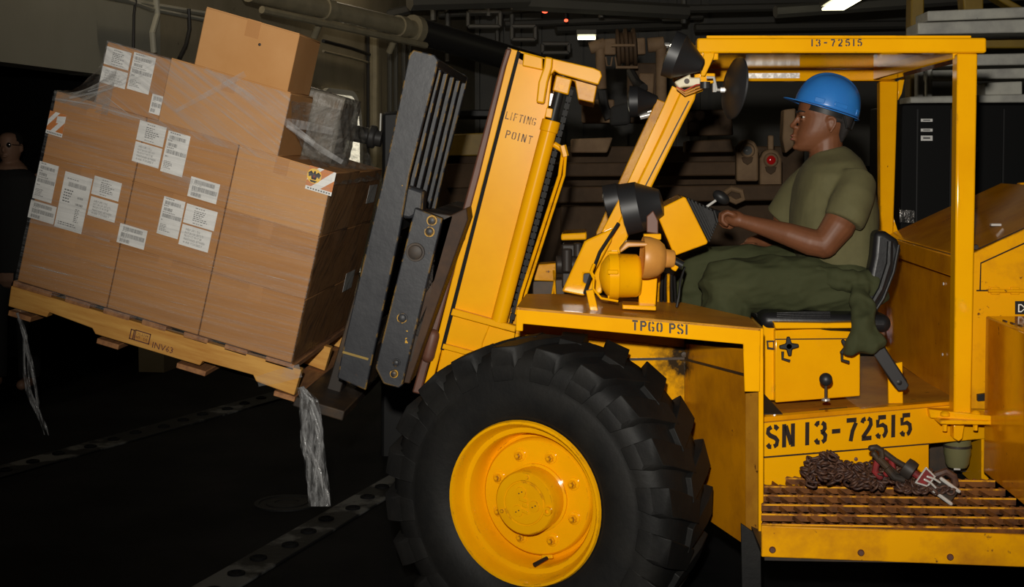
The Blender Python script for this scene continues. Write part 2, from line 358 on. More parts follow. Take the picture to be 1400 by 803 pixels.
# lit doorway with rounded white coaming
zc = dtop; wdt = s1-s0; rr = .42
def dpt(a, off): return a
ring = []
for k in range(9):
    t = math.pi/2*k/8; ring.append((s1-rr+rr*math.sin(t), zc-rr+rr*math.cos(t)))
ring = [(s0+rr-rr*math.sin(math.pi/2*k/8), zc-rr+rr*math.cos(math.pi/2*k/8)) for k in range(8, 0, -1)]+ring
ring = [(s0, .25)]+ring+[(s1, .25)]
mid = ((s0+s1)/2, 1.2)
inn = [(a+(mid[0]-a)*.14, b+(mid[1]-b)*.05) for a, b in ring]
mb = MB()
for off0, off1 in ((.03, -.22),):
    n = len(ring); vs = [wallpt(a, b, off0) for a, b in ring]+[wallpt(a, b, off0) for a, b in inn]+[wallpt(a, b, off1) for a, b in ring]+[wallpt(a, b, off1) for a, b in inn]
    fs = []
    for i in range(n-1): fs += [(i, i+1, n+i+1, n+i), (n+i, n+i+1, 3*n+i+1, 3*n+i), (2*n+i, 2*n+i+1, 3*n+i+1, 3*n+i), (i, i+1, 2*n+i+1, 2*n+i)]
    mb.add(vs, fs)
door = struct(mb, 'door_1', M['white'])
fill = MB()      # corner plates between the square cut and the round coaming
for sgn in (0, 1):
    c = [(a, b) for a, b in ring if (a > mid[0]) == bool(sgn) and b > zc-rr-.01]
    corner = (s1 if sgn else s0, zc+.01)
    fill.flat([wallpt(*corner, -.012)]+[wallpt(a, b, -.012) for a, b in c])
fill.build('corner_plate', M['wall2'], door)
# compartment behind the door
cb = wallpt(mid[0], 1.3, -1.3)
rotw = Matrix.Rotation(-math.atan2(.1, 1), 3, 'Z')
comp = MB()
comp.box(wallpt(mid[0], 1.3, -2.2), (.1, 4, 2.8), rotw); comp.box(wallpt(mid[0]+2, 1.3, -1.2), (2.1, .1, 2.8), rotw); comp.box(wallpt(mid[0], 2.75, -1.2), (2.2, 4, .1), rotw)
struct(comp, 'wall_compartment', M['white'])
cl_ = bpy.data.lights.new('compartment_lamp', 'POINT'); cl_.energy = 110; cl_.color = (1, .95, .82); cl_.shadow_soft_size = .15
clo = bpy.data.objects.new('compartment_lamp', cl_); scene.collection.objects.link(clo); clo.location = wallpt(mid[0]-.4, 2.2, -.9)
pn = MB().prism([wallpt(mid[0]+.5, .9, -2.1), wallpt(mid[0]+.9, .9, -2.1), wallpt(mid[0]+.9, 1.75, -2.1), wallpt(mid[0]+.5, 1.75, -2.1)], WN*.08)
tag(pn.build('wall_cabinet', M['grey'], None, .01), 'small grey cabinet on the wall of the lit room behind the door', 'cabinet')
# conduits and cables on the left wall
def wpipe(pts, r, off, name, mat, label, cat='pipe', group=None):
    o = MB().tube([WL(x, y, off) for x, y in pts], r, 8).build(name, mat); return tag(o, label, cat, group)
wpipe([(138, -6), (200, 6), (300, 22)], .022, .06, 'conduit', M['wall'], 'thin painted conduit running along the top of the left wall')
wpipe([(150, -8), (205, 12), (300, 31)], .018, .07, 'conduit', M['wall'], 'second thinner conduit just under the top one on the left wall')
wpipe([(213, -5), (215, 20), (208, 45), (210, 72)], .022, .09, 'cable', M['wall'], 'grey cable bundle dropping down the left wall above the small box', 'cable')
wpipe([(186, -5), (183, 20), (182, 75)], .010, .08, 'cable', M['pipe_black'], 'thin dark cable dropping down the wall near the seam', 'cable')
wpipe([(258, 12), (259, 40), (254, 62), (245, 80)], .016, .09, 'cable', M['pipe_black'], 'short black cable curving down beside the topmost carton', 'cable')
wpipe([(442, 56), (480, 66), (509, 76)], .02, .06, 'conduit', M['pipe_black'], 'dark conduit sloping along the wall above the lit door')
wpipe([(442, 70), (480, 79), (509, 87)], .014, .06, 'conduit', M['wall2'], 'lower tan conduit on the wall above the lit door')
wpipe([(511, 20), (511, 110), (511, 230)], .055, .10, 'pipe', M['pipe_beige'], 'vertical beige pipe on the wall right of the lit door')
wpipe([(503, 20), (503, 110), (503, 230)], .018, .06, 'pipe', M['pipe_black'], 'narrow dark pipe running beside the vertical beige pipe')
for k, (x, y0) in enumerate(((533, 60), (541, 55), (552, 50), (560, 45))):
    wpipe([(x, y0), (x, 200)], .03, .10, 'pipe', M['pipe'], ('first', 'second', 'third', 'fourth')[k]+' thin grey vertical pipe right of the beige one on the dim wall', group='pipes behind the backrest')
# far wall with ribs
endw = struct(MB().box((4, 23.1, 2.7), (16, .2, 5.4)), 'wall_end', M['pipe'])
for k in range(14):
    MB().box((-2.6+k*.34, 22.95, 2.9), (.12 if k % 3 else .22, .14, 4.6)).build('rib', M['pipe'], endw)
MB().box((4, 22.9, .7), (16, .1, 1.5)).build('dado', M['blackwall'], endw)
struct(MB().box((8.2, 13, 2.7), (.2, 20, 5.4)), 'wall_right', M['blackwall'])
ceil = struct(MB().box((2.5, 14, 5.45), (14, 26, .1)), 'ceiling', M['ceiling'])
for k in range(7):
    MB().box((3, 8+k*2.3, 5.2), (12, .12, .42)).build('beam', M['ceiling'], ceil)
# overhead pipes
big = thing('overhead_pipe', 'thick overhead pipe, beige then black lagged, sloping across above the backrest', 'pipe', P(540, 40, 12))
A, B, C_ = P(340, -12, 10.5), P(567, 41, 12.6), P(760, 98, 14.6)
MB().tube([A, B], .082, 16).build('beige_length', M['pipe_beige'], big)
MB().tube([B, C_], .125, 16).build('black_length', M['pipe_black'], big)
MB().cyl(B-(C_-B).normalized()*.05, B+(C_-B).normalized()*.03, .132, .132).build('flange', M['pipe_beige'], big)
t_ = (B-A).normalized()
for f in (.42, .9):
    c = A+(B-A)*f; MB().cyl(c-t_*.05, c+t_*.05, .098).build('clamp', M['pipe_beige'], big); MB().cyl(c, c+Vector((-.12, .1, -.22)), .03).build('hanger', M['pipe_beige'], big)
MB().tube([A+Vector((.1, 0, -.14)), B+Vector((.1, 0, -.14))], .03, 8).build('side_line', M['pipe_beige'], big)
random.seed(3)
def opipe(pts, r, mat, label, group): return tag(MB().tube(pts, r, 6).build('ceiling_pipe', mat), label, 'pipe', group)
for (x0, y0, x1, y1, Y, r, lb) in ((520, 22, 640, -6, 17, .06, 'grey pipe slanting up at the top edge left of the mast top'), (600, 20, 760, 12, 18, .04, 'thin grey pipe crossing above the backrest top'), (690, 33, 960, 22, 19, .05, 'long grey pipe under the ceiling above the pulley'), (700, 3, 940, 16, 16, .09, 'thick grey pipe under the ceiling passing the red lamps'), (560, 2, 720, -2, 15, .10, 'fat grey pipe along the top edge above the backrest'), (760, 40, 930, 34, 20, .06, 'grey pipe just above the small fluorescent lamp'), (940, 12, 1240, 6, 17, .05, 'grey pipe under the ceiling left of the lamp over the cab roof'), (950, 38, 1250, 33, 19, .06, 'grey pipe just above the cab roof beam'), (1060, 16, 1400, -8, 15, .07, 'grey pipe slanting up to the top right corner')):
    opipe([P(x0, y0, Y), P(x1, y1, Y+.8)], r, M['pipe'], 'dim '+lb, 'pipes under the ceiling')
for (x, y0, y1, Y, lb) in ((612, -4, 84, 18, 'longest thin vertical pipe, dropping behind the thick black overhead pipe'), (592, -4, 28, 17, 'thin hanger pipe dropping above the backrest top'), (668, -3, 22, 18, 'thin hanger pipe dropping left of the mast top'), (700, 0, 40, 19, 'thin hanger pipe dropping right above the mast top'), (822, 0, 24, 17, 'thin hanger pipe dropping above the pulley'), (935, 0, 32, 17, 'thin hanger pipe dropping above the tall headlight'), (680, 10, 60, 20, 'thin hanger pipe ending just left of the mast top')):
    opipe([P(x, y0, Y), P(x, y1, Y)], .035, M['pipe'], lb, 'hangers under the ceiling')
for k, (x, y, ww, hh) in enumerate(((640, 16, 44, 20), (700, 36, 32, 18), (742, 60, 36, 12), (905, 10, 34, 16))):
    t = thing('ceiling_frame', 'dim rectangular steel frame hung under the ceiling, %s' % ('left of the mast top', 'above the mast top', 'just right of the mast top', 'above the tall headlight')[k], 'frame', P(x, y, 18))
    for (a, b) in (((0, 0), (1, 0)), ((1, 0), (1, 1)), ((1, 1), (0, 1)), ((0, 1), (0, 0))):
        MB().tube([P(x+a[0]*ww, y+a[1]*hh, 18), P(x+b[0]*ww, y+b[1]*hh, 18)], .03, 6).build('frame_bar', M['pipe'], t)
# lamps
def ceiling_lamp(px, py, Y, wpx, label, power, dp=.22):
    c = P(px, py, Y); w_ = wpx*Y/1900
    t = thing('ceiling_lamp', label, 'lamp', c+ZV*.05)
    MB().box(c+ZV*.06, (w_*1.15, dp*1.1, .06)).build('housing', M['pipe'], t, .01)
    MB().box(c, (w_, dp, .02)).build('diffuser', emit('lamp_glow', (1, .93, .6), 6), t)
    l = bpy.data.lights.new('lamp_light', 'AREA'); l.shape = 'RECTANGLE'; l.size = w_; l.size_y = dp; l.energy = power; l.color = (1, .86, .6)
    lo = bpy.data.objects.new('lamp_light', l); scene.collection.objects.link(lo); lo.location = c-ZV*.04
ceiling_lamp(802, 52, 16, 24, 'small lit fluorescent lamp under the ceiling above the mast top', 4)
ceiling_lamp(1153, 4, 14, 30, 'lit fluorescent lamp at the top edge above the cab roof', 5, 1.2)
for (x, y, lb) in ((745, 15, 'larger glowing red signal lamp under the ceiling'), (774, 28, 'smaller, lower glowing red signal lamp under the ceiling')):
    t = thing('signal_lamp', lb, 'lamp', P(x, y, 17)); c = P(x, y, 17); r_ = .028 if x < 760 else .018
    MB().ell(c, (r_*1.4, r_, r_)).build('lens', emit('red_glow', (1, .07, .03), 4), t); MB().cyl(c+ZV*.02, c+ZV*.12, .03).build('socket', M['black'], t); MB().cyl(c+ZV*.1, Vector((c.x, c.y, 5.4)), .012, n=8).build('rod', M['black'], t)
# ---- invented lamps above the view, added to brighten the left wall
def wall_fill(s_, z, pw):
    c = wallpt(s_, z, .25); t = thing('wall_fill_lamp', 'added unseen fill lamp high on the left wall, %s' % ('far end' if s_ > 3 else 'near end'), 'lamp', c)
    MB().cyl(wallpt(s_, z, 0), c, .07).build('base', M['pipe'], t); MB().ell(c, (.07, .07, .07)).build('globe', emit('wall_fill_glow', (1, .85, .6), 3), t)
    l = bpy.data.lights.new('wall_fill_light', 'POINT'); l.energy = pw; l.color = (1, .84, .6); l.shadow_soft_size = .1
    lo = bpy.data.objects.new('wall_fill_light', l); scene.collection.objects.link(lo); lo.location = wallpt(s_, z, .5)
wall_fill(6.8, 4.4, 22); wall_fill(.4, 4.6, 40)
# ---- deck strips
def deckstrip(pa, pb, wd, name):
    a = PZ(*pa, 0); b = PZ(*pb, 0); t = (b-a).normalized(); n = Vector((-t.y, t.x, 0)); a -= t*.6; b += t*3
    Ls = (b-a).length
    o = MB().prism([a-n*wd/2, b-n*wd/2, b+n*wd/2, a+n*wd/2], (0, 0, .012)).build(name, M['strip'], floor, .004)
    k = 0; s_ = .1
    lug = MB().lathe([(.035, 0), (.034, .008), (.02, .012), (.018, .006)], (0, 0, .012), (0, 0, 1), 14).mesh('deck_bolt', M['floor'])
    while s_ < Ls:
        q = bpy.data.objects.new('deck_bolt', lug); q.location = a+t*s_+n*(.02*math.sin(k*2.1)); finish(q, o); s_ += .21; k += 1
    return o
deckstrip((300, 803), (530, 668), .17, 'trim_1')
deckstrip((20, 642), (330, 556), .20, 'trim_2')
c = PZ(392, 689, 0)
dr = MB().lathe([(.15, 0), (.15, .008), (.13, .008), (.125, .003), (.10, .003), (.095, .008), (.06, .008), (.055, .003), (.001, .003)], c, (0, 0, 1), 36).build('deck_drain', M['strip'], floor)
# ================================================================ LOAD: pallet, cartons, film
Y0 = 4.65
TU, TV = R(16.2), R(12.8)     # the wrapped stack has sagged a little towards the mast
U = Vector((math.cos(TU), 0, -math.sin(TU))); V = Vector((math.sin(TV), 0, math.cos(TV)))
OO = P(22, 389, Y0); RT = Matrix((U, YV, V)).transposed()
def F(u, v, w_=0): return OO+U*u+V*v+YV*w_
def uv(px, py, w_=0):
    d = P(px, py, Y0+w_)-OO; det = U.x*V.z-U.z*V.x; return (d.x*V.z-d.z*V.x)/det, (U.x*d.z-U.z*d.x)/det
SC = Y0/1900
pal = thing('pallet', 'pale wooden pallet carried tilted on the forks under the cartons', 'pallet', F(.5, -.12, .5))
SV = [uv(*p) for p in ((15, 391), (11, 419), (64, 434), (67, 427), (126, 449), (130, 457), (273, 500), (277, 494), (346, 513), (350, 522), (402, 541), (412, 506))]
for wd in (0, .54, 1.07):
    st = MB().prism([F(u, v, wd) for u, v in SV], (0, .05 if wd else .045, 0)).build('stringer', M['wood'], pal, .003)
    if wd == 0: first = st
SVt = uv(15, 391)[1]
for (a, b) in (((18, 386), (71, 400)), ((89, 408), (123, 417)), ((141, 424), (177, 434)), ((194, 439), (227, 449)), ((251, 457), (284, 467)), ((307, 474), (338, 482)), ((363, 490), (402, 502))):
    u0, v0 = uv(*a); u1, v1 = uv(*b)
    MB().box(F((u0+u1)/2, SVt+.010, .56), (u1-u0, 1.12, .020), RT).build('deck_board', M['wood2'], pal, .002)
for (a, b) in (((12, 424), (43, 432)), ((133, 462), (163, 470)), ((242, 496), (282, 506)), ((375, 534), (404, 541))):
    u0, v0 = uv(*a); u1, v1 = uv(*b); vb = uv(40, 427)[1]-.018 if a[0] < 100 else min(v0, v1)-.004
    MB().box(F((u0+u1)/2, (v0+v1)/2-.012, .56), (u1-u0, 1.12, .018), RT).build('bottom_board', M['wood2'], pal, .002)
u0, v0 = uv(207, 475)
printed('INV63', F(u0, v0, -.001), U, V, .030, 'stamp', M['ink_brown'], first, -YV)
u0, v0 = uv(179, 460)
mb = MB()
def rectline(x0, y0, x1, y1, t=.0018):
    for a, b in (((x0, y0), (x1, y0)), ((x1, y0), (x1, y1)), ((x1, y1), (x0, y1)), ((x0, y1), (x0, y0))):
        cx, cy = (a[0]+b[0])/2, (a[1]+b[1])/2; hx, hy = abs(a[0]-b[0])/2+t, abs(a[1]-b[1])/2+t
        mb.flat([F(cx-hx, cy-hy, -.002), F(cx+hx, cy-hy, -.002), F(cx+hx, cy+hy, -.002), F(cx-hx, cy+hy, -.002)])
rectline(u0-.003, v0-.008, u0+.008, v0+.024); rectline(u0+.013, v0-.008, u0+.066, v0+.026); mb.build('stamp', M['ink_brown'], first, smooth=0)
printed('US-2138\nHT   DE', F(u0+.017, v0+.012, -.001), U, V, .0125, 'stamp', M['ink_brown'], first, -YV)
# cartons ----------------------------------------------------------------
HB = .2215; CB = [0, .325, .655, .990]
print('uv check', [tuple(round(t, 3) for t in uv(*p)) for p in ((405, 496), (421, 407), (437, 318), (464, 228), (22, 388), (38, 300), (58, 215), (75, 130), (140, 418), (270, 456), (235, 80), (397, 118), (385, 205), (283, 10), (410, 38), (397, 117), (267, 82), (143, 60), (130, 112))])
def carton(u0, u1, v0, v1, w0, w1, label, mat, group='cartons stacked on the pallet', tape=True):
    c = F((u0+u1)/2, v0, (w0+w1)/2); t = thing('carton', label, 'box', c, group)
    g = .0008; hv = (v1-v0); cc = F((u0+u1)/2, (v0+v1)/2, (w0+w1)/2)
    MB().box(cc, (u1-u0-2*g, w1-w0-2*g, hv-.001), RT).build('carton_body', mat, t, .0035)
    # lid flaps meet on top, folded corner flaps show as a raised lip
    for k in (0, 1):
        wa = w0+g+.002 if k == 0 else (w0+w1)/2+.001; wb = (w0+w1)/2-.001 if k == 0 else w1-g-.002
        MB().box(F((u0+u1)/2, v1+.0005, (wa+wb)/2), (u1-u0-2*g-.004, wb-wa, .003), RT).build('top_flap', mat, t)
    if tape:
        um = (u0+u1)/2+random.uniform(-.02, .02)
        MB().box(F(um, v1-.028, w0+g-.0006), (.048, .0012, .056), RT).build('tape', M['tape'], t)
        MB().box(F(um, v1+.0024, (w0+w1)/2), (.048, w1-w0-2*g, .001), RT).build('tape', M['tape'], t)
    return t
def label_sheet(t, px, py, wp, hp, kind, w_=0, seed=0):
    """sheet with print; px,py is its top left corner in the photo"""
    u, v = uv(px, py, w_); W = wp*SC*1.0; H = hp*SC*1.0; e = -.0022
    sh = MB().box(F(u+W/2, v-H/2, w_+e), (W, .0009, H), RT).build('paper_label', M['paper'], t)
    rnd = random.Random(int(px*7+py)); mb = MB(); zz = w_+e-.0009
    def q(a, b, c_, d): mb.flat([F(u+a*W, v-b*H, zz), F(u+c_*W, v-b*H, zz), F(u+c_*W, v-d*H, zz), F(u+a*W, v-d*H, zz)])
    def barcode(a, b, c_, d):
        x = a
        while x < c_:
            wq = rnd.choice((.006, .01, .016))*40/wp; q(x, b, min(x+wq, c_), d); x += wq+rnd.choice((.008, .012))*40/wp
    def lines(a, b, c_, d, n):
        for i in range(n):
            y = b+(d-b)*i/n; x = a
            e_ = a+(c_-a)*rnd.uniform(.45, 1)
            while x < e_:
                wl_ = rnd.uniform(.03, .09); q(x, y, min(x+wl_, e_), y+(d-b)/n*.42); x += wl_+.025
    if kind == 'tall':
        barcode(.1, .10, .85, .19); lines(.1, .03, .6, .08, 1); barcode(.1, .28, .5, .36); lines(.08, .22, .35, .27, 1); barcode(.08, .44, .97, .54); lines(.08, .39, .7, .43, 1)
        lines(.08, .60, .25, .65, 1); lines(.08, .72, .6, .92, 5)
    elif kind == 'bars':
        barcode(.14, .10, .84, .30); lines(.12, .33, .55, .38, 1); barcode(.1, .42, .95, .64); lines(.1, .66, .5, .70, 1); barcode(.1, .74, .45, .92)
    elif kind == 'address':
        lines(.3, .10, .75, .18, 1); lines(.28, .24, .8, .82, 6); lines(.3, .88, .8, .95, 1)
    elif kind == 'document':
        barcode(.2, .16, .85, .24); lines(.12, .10, .9, .13, 1); lines(.1, .30, .45, .55, 5); barcode(.62, .38, .82, .42); barcode(.58, .50, .85, .54); lines(.62, .60, .85, .85, 8)
        lines(.1, .88, .8, .95, 2)
    if kind == 'notice':
        printed('SHELF LIFE 1 YSG\nNOT BOOK CRT DT1\nPRODUCT MUST BE\nMAINTAINED BETWEEN\n40 AND 77 DEGREES F', F(u+.13*W, v-.25*H, zz+.0012), U, V, H*.155, 'label_print', M['print'], sh, -YV, xs=W*.74/(H*.155*11.2))
    else: mb.build('label_print', M['print'], sh, smooth=0)
    return sh
def stripe_tag(t, px, py, wp, hp, emblem, w_=0):
    u, v = uv(px, py, w_); W = wp*SC; H = hp*SC; e = w_-.0025
    sh = MB().box(F(u+W/2, v-H/2, e), (W, .0008, H), RT).build('warning_sticker', M['paper'], t)
    mb = MB(); z = e-.0007
    def poly(pts): mb.flat([F(u+a*W, v-b*H, z) for a, b in pts])
    poly([(0, 0), (.35, 0), (0, .38)]); poly([(.62, 0), (1, 0), (1, .06), (.25, .84), (0, .84), (0, .68)] if not emblem else [(.55, 0), (.92, 0), (.2, .84), (0, .84), (0, .62)]); poly([(1, .36), (1, .84), (.55, .84)])
    mb.build('sticker_stripes', M['orange_tag'], sh, smooth=0)
    if emblem:
        cx, cy, r_ = .24, .38, .27
        mb = MB(); mb.flat([F(u+cx*W+r_*W*math.cos(k*math.pi/12), v-cy*H+r_*W*math.sin(k*math.pi/12), z-.0005) for k in range(24)]); mb.build('emblem_disc', M['yellow_tag'], sh, smooth=0)
        def em(pts, name, mat, lift): MB().flat([F(u+cx*W+r_*W*a, v-cy*H+r_*W*b, z-lift) for a, b in pts]).build(name, mat, sh, smooth=0)
        em([(-.88, .3), (-.5, .62), (-.18, .3), (-.1, .66), (.1, .66), (.18, .3), (.5, .62), (.88, .3), (.72, -.25), (.42, -.05), (.3, -.5), (-.3, -.5), (-.42, -.05), (-.72, -.25)], 'emblem_eagle', M['black'], .001)
        em([(-.16, .1), (.16, .1), (.14, -.25), (0, -.4), (-.14, -.25)], 'emblem_shield', M['red'], .0013)
        em([(-.55, -.62), (.55, -.62), (.3, -.88), (-.3, -.88)], 'emblem_base', M['black'], .001)
    else:
        mb = MB(); mb.flat([F(u+a*W, v-b*H, z-.0005) for a, b in ((.5, .16), (.98, .08), (.98, .38), (.5, .46))]); mb.build('sticker_panel', M['paper'], sh, smooth=0)
    mb = MB(); x = .08
    while x < .9: mb.flat([F(u+a*W, v-b*H, z-.0005) for a, b in ((x, .89), (x+.06, .89), (x+.06, .95), (x, .95))]); x += .1
    mb.build('sticker_print', M['print'], sh, smooth=0)
DB = .56
pos = ('left', 'middle', 'right')
cart = {}
names = {(0, 0): 'plain brown carton at the bottom left of the stack, resting on the pallet', (1, 0): 'plain brown carton in the middle of the bottom row on the pallet', (2, 0): 'plain brown carton at the bottom right of the stack nearest the forks',
 (0, 1): 'carton with many white labels and a large document sheet, left of the middle row', (1, 1): 'carton with three white labels and a barcode label in the middle of the stack', (2, 1): 'bare brown carton at the right of the middle row, below the eagle sticker carton',
 (0, 2): 'carton with orange and white striped sticker at the left of the third row', (1, 2): 'carton with white labels in the middle of the third row', (2, 2): 'carton with a striped eagle sticker at the right of the third row'}
for (i, j), lb in names.items():
    dv = (.000, .003, .000)[i]
    cart[i, j] = carton(CB[i]+(.0005 if i else 0), CB[i+1]-.0005, SVt+.022+j*HB+dv*0, SVt+.022+(j+1)*HB-.0005, 0, DB, lb, M['card'] if (i, j) == (2, 2) else M['card2'])
VB = SVt+.022
for j, lb in enumerate(('dark carton behind the bottom right one, its end facing the forks', 'dark carton with a small label on its end facing the mast, middle row', 'dark carton with a small label on its end facing the backrest, third row')):
    cart['b', j] = carton(CB[2]+.002, CB[3]-.002, VB+j*HB, VB+(j+1)*HB-.002, DB+.004, 2*DB, lb, M['card2'])
V3 = VB+3*HB
uA = uv(131, 118)[0]; uB0, uB1 = uv(233, 82)[0]+.0, uv(391, 160)[0]
H4 = uv(235, 80)[1]-V3
cart['A'] = carton(uA, uB0-.004, V3, V3+H4*.96, .02, .40, 'small carton with white labels under film at the left of the fourth row', M['card2'])
cart['B'] = carton(uB0, uB1, V3, V3+H4, 0, .38, 'wide carton under glossy crossed film in the fourth row', M['card'])
uW1 = uv(462, 165, .42)[0]; uW0 = uB0+.10; VW = uv(470, 138, .42)[1]
cart['W'] = carton(uW0+.012, uW1-.012, V3, VW-.012, .43, .76, 'carton shrouded in crumpled grey film behind the wide carton', M['card2'], tape=False)
V4 = V3+H4
uC0, uC1 = uv(272, 55)[0], uv(403, 80)[0]
vC = uv(283, 10)[1]
cart['C'] = carton(uC0, uC1, V4, vC, 0, .36, 'clean unwrapped carton alone on top of the whole stack', M['card'])
MB().ell(F(uv(355, 61)[0], uv(355, 61)[1], -.001), (.005, .0012, .005)).build('stain', M['dark_steel'], cart['C'])
for key, args in {'A': [(147, 63, 36, 25, 'address'), (141, 90, 37, 23, 'notice'), (184, 71, 32, 52, 'tall'), (209, 128, 18, 27, 'bars')],
 (1, 2): [(192, 164, 39, 28, 'address'), (186, 193, 39, 28, 'notice'), (231, 178, 32, 58, 'tall'), (262, 241, 42, 28, 'bars')],
 (0, 1): [(55, 220, 28, 53, 'tall'), (43, 273, 38, 25, 'bars'), (90, 234, 40, 79, 'document'), (130, 240, 40, 26, 'address'), (125, 268, 40, 27, 'notice')],
 (1, 1): [(225, 268, 31, 53, 'tall'), (256, 278, 45, 27, 'address'), (250, 306, 43, 29, 'notice'), (165, 305, 40, 27, 'bars')]}.items():
    for a in args: label_sheet(cart[key], *a, w_=.02 if key == 'A' else 0)
stripe_tag(cart[0, 2], 69, 151, 24, 32, False); stripe_tag(cart[2, 2], 424, 226, 38, 33, True)
for j, wv in ((2, .40), (1, .30)):     # small labels on the ends that face the mast
    c = F(CB[3]+.0005, VB+(j+.55 if j == 2 else j-.05)*HB, DB+wv)
    sh = MB().box(c, (.001, .2, .075), RT).build('paper_label', M['paper'], cart['b', 2 if j == 2 else 0])
# film -------------------------------------------------------------------
wrap = thing('stretch_wrap', 'clear stretch film wound around the stack of cartons', 'film', F(.5, VB, .5))
def fsheet(u0, u1, v0, v1, w_, name, mat, amp=.003, nu=30, nv=20):
    def fn(a, b):
        p = F(u0+(u1-u0)*a, v0+(v1-v0)*b, w_); return p-YV*amp*(1+noise.noise(Vector((a*9, b*22, w_*9+u0))))
    return MB().grid(fn, nu, nv).build(name, mat, wrap, smooth=180)
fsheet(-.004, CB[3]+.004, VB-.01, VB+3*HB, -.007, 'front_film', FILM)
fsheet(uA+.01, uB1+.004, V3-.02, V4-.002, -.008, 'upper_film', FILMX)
def fn(a, b):      # drape from the small upper carton down to the left carton
    u = a*(uA+.06); prof = (a**2.2)*H4*.62
    top = V3+.004+prof; return F(u, V3-.03+(top-V3+.03)*b, .012-.016*b*(1-a)-.012+.004*noise.noise(Vector((a*8, b*8, 1))))
MB().grid(fn, 24, 8).build('drape', FILMD, wrap, smooth=180)
def fn(a, b):
    u = a*(uA+.005); return F(u, V3+.004+(a**2.2)*H4*.62+.006*noise.noise(Vector((a*6, b*6, 4))), -.004+.42*b)
MB().grid(fn, 24, 12).build('drape', FILMD, wrap, smooth=180)
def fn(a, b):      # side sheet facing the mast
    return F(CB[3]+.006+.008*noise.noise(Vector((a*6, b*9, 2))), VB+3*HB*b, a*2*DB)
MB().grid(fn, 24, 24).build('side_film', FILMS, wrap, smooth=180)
def fn(a, b):      # slanted sheet from the wide carton and the shrouded carton down to the third row
    t = b**1.4; w_ = a*.78+.34*a*b; u_top = (uB1+.006) if a < .38 else uW1+.012
    if .30 < a < .46: f_ = (a-.30)/.16; u_top = (uB1+.006)*(1-f_)+(uW1+.012)*f_
    v_top = (V4-.03)*(1-a)+(VW-.01)*a
    u = u_top*(1-t)+(CB[3]+.010)*t; v = v_top*(1-b)+(V3-.04)*b-.03*math.sin(math.pi*b)
    return F(u+.009*noise.noise(Vector((a*9, b*9, 7))), v+.010*noise.noise(Vector((a*9, b*11, 3))), w_)
MB().grid(fn, 48, 30).build('slanted_film', FILMD, wrap, smooth=180)
sb_ = bmesh.new(); bmesh.ops.create_cube(sb_, size=1); bmesh.ops.subdivide_edges(sb_, edges=sb_.edges, cuts=24, use_grid_fill=True)
mb = MB(); hu = (uW1-uW0)/2
for f_ in sb_.faces:
    pass
vs = []
for v_ in sb_.verts:
    c_ = v_.co; n1 = noise.noise(c_*7)*.010+noise.noise(c_*17)*.006
    p_ = F((uW0+uW1)/2+c_.x*(2*hu+.02), (V3+VW)/2+c_.z*(VW-V3+.01)+.006, .595+c_.y*.36); vs.append(p_+(p_-F((uW0+uW1)/2, (V3+VW)/2, .595)).normalized()*n1)
sb_.verts.index_update(); mb.add(vs, [tuple(v_.index for v_ in f_.verts) for f_ in sb_.faces]); sb_.free()
mb.build('shroud', FILMG, wrap, smooth=180)
def ribbon(pts, wd, name='film_band'):
    mb = MB(); n = len(pts); L_ = []; R_ = []
    for i, (x, y, w_) in enumerate(pts):
        p = P(x, y, Y0+w_); a = P(*pts[max(i-1, 0)][:2], Y0+w_); b = P(*pts[min(i+1, n-1)][:2], Y0+w_); t = (b-a).normalized(); s_ = t.cross(YV).normalized()*wd*random.uniform(.6, 1.2)/2
        L_.append(p+s_); R_.append(p-s_)
    mb.add(L_+R_, [(i, i+1, n+i+1, n+i) for i in range(n-1)]); return mb.build(name, FILMB, wrap, smooth=180)
ribbon([(240, 152, -.012), (285, 128, -.014), (335, 101, -.012)], .018)
ribbon([(280, 95, -.012), (330, 125, -.016), (392, 168, -.012), (430, 196, .0)], .022)
ribbon([(392, 168, -.012), (420, 172, .05), (455, 180, .2)], .03); ribbon([(392, 172, -.012), (440, 205, .02), (468, 222, .05)], .018)
ribbon([(222, 235, -.012), (242, 242, -.012), (264, 249, -.012)], .02); ribbon([(40, 302, -.012), (90, 313, -.012), (150, 330, -.012)], .008)
ribbon([(352, 522, -.006), (380, 515, -.007), (411, 507, -.006)], .04)
for a in ([(120, 125, -.02), (160, 112, -.02), (215, 85, -.012)], [(95, 134, -.015), (150, 122, -.02), (205, 98, -.015)], [(75, 135, -.012), (120, 142, -.015), (200, 165, -.012)]): ribbon(a, .006)
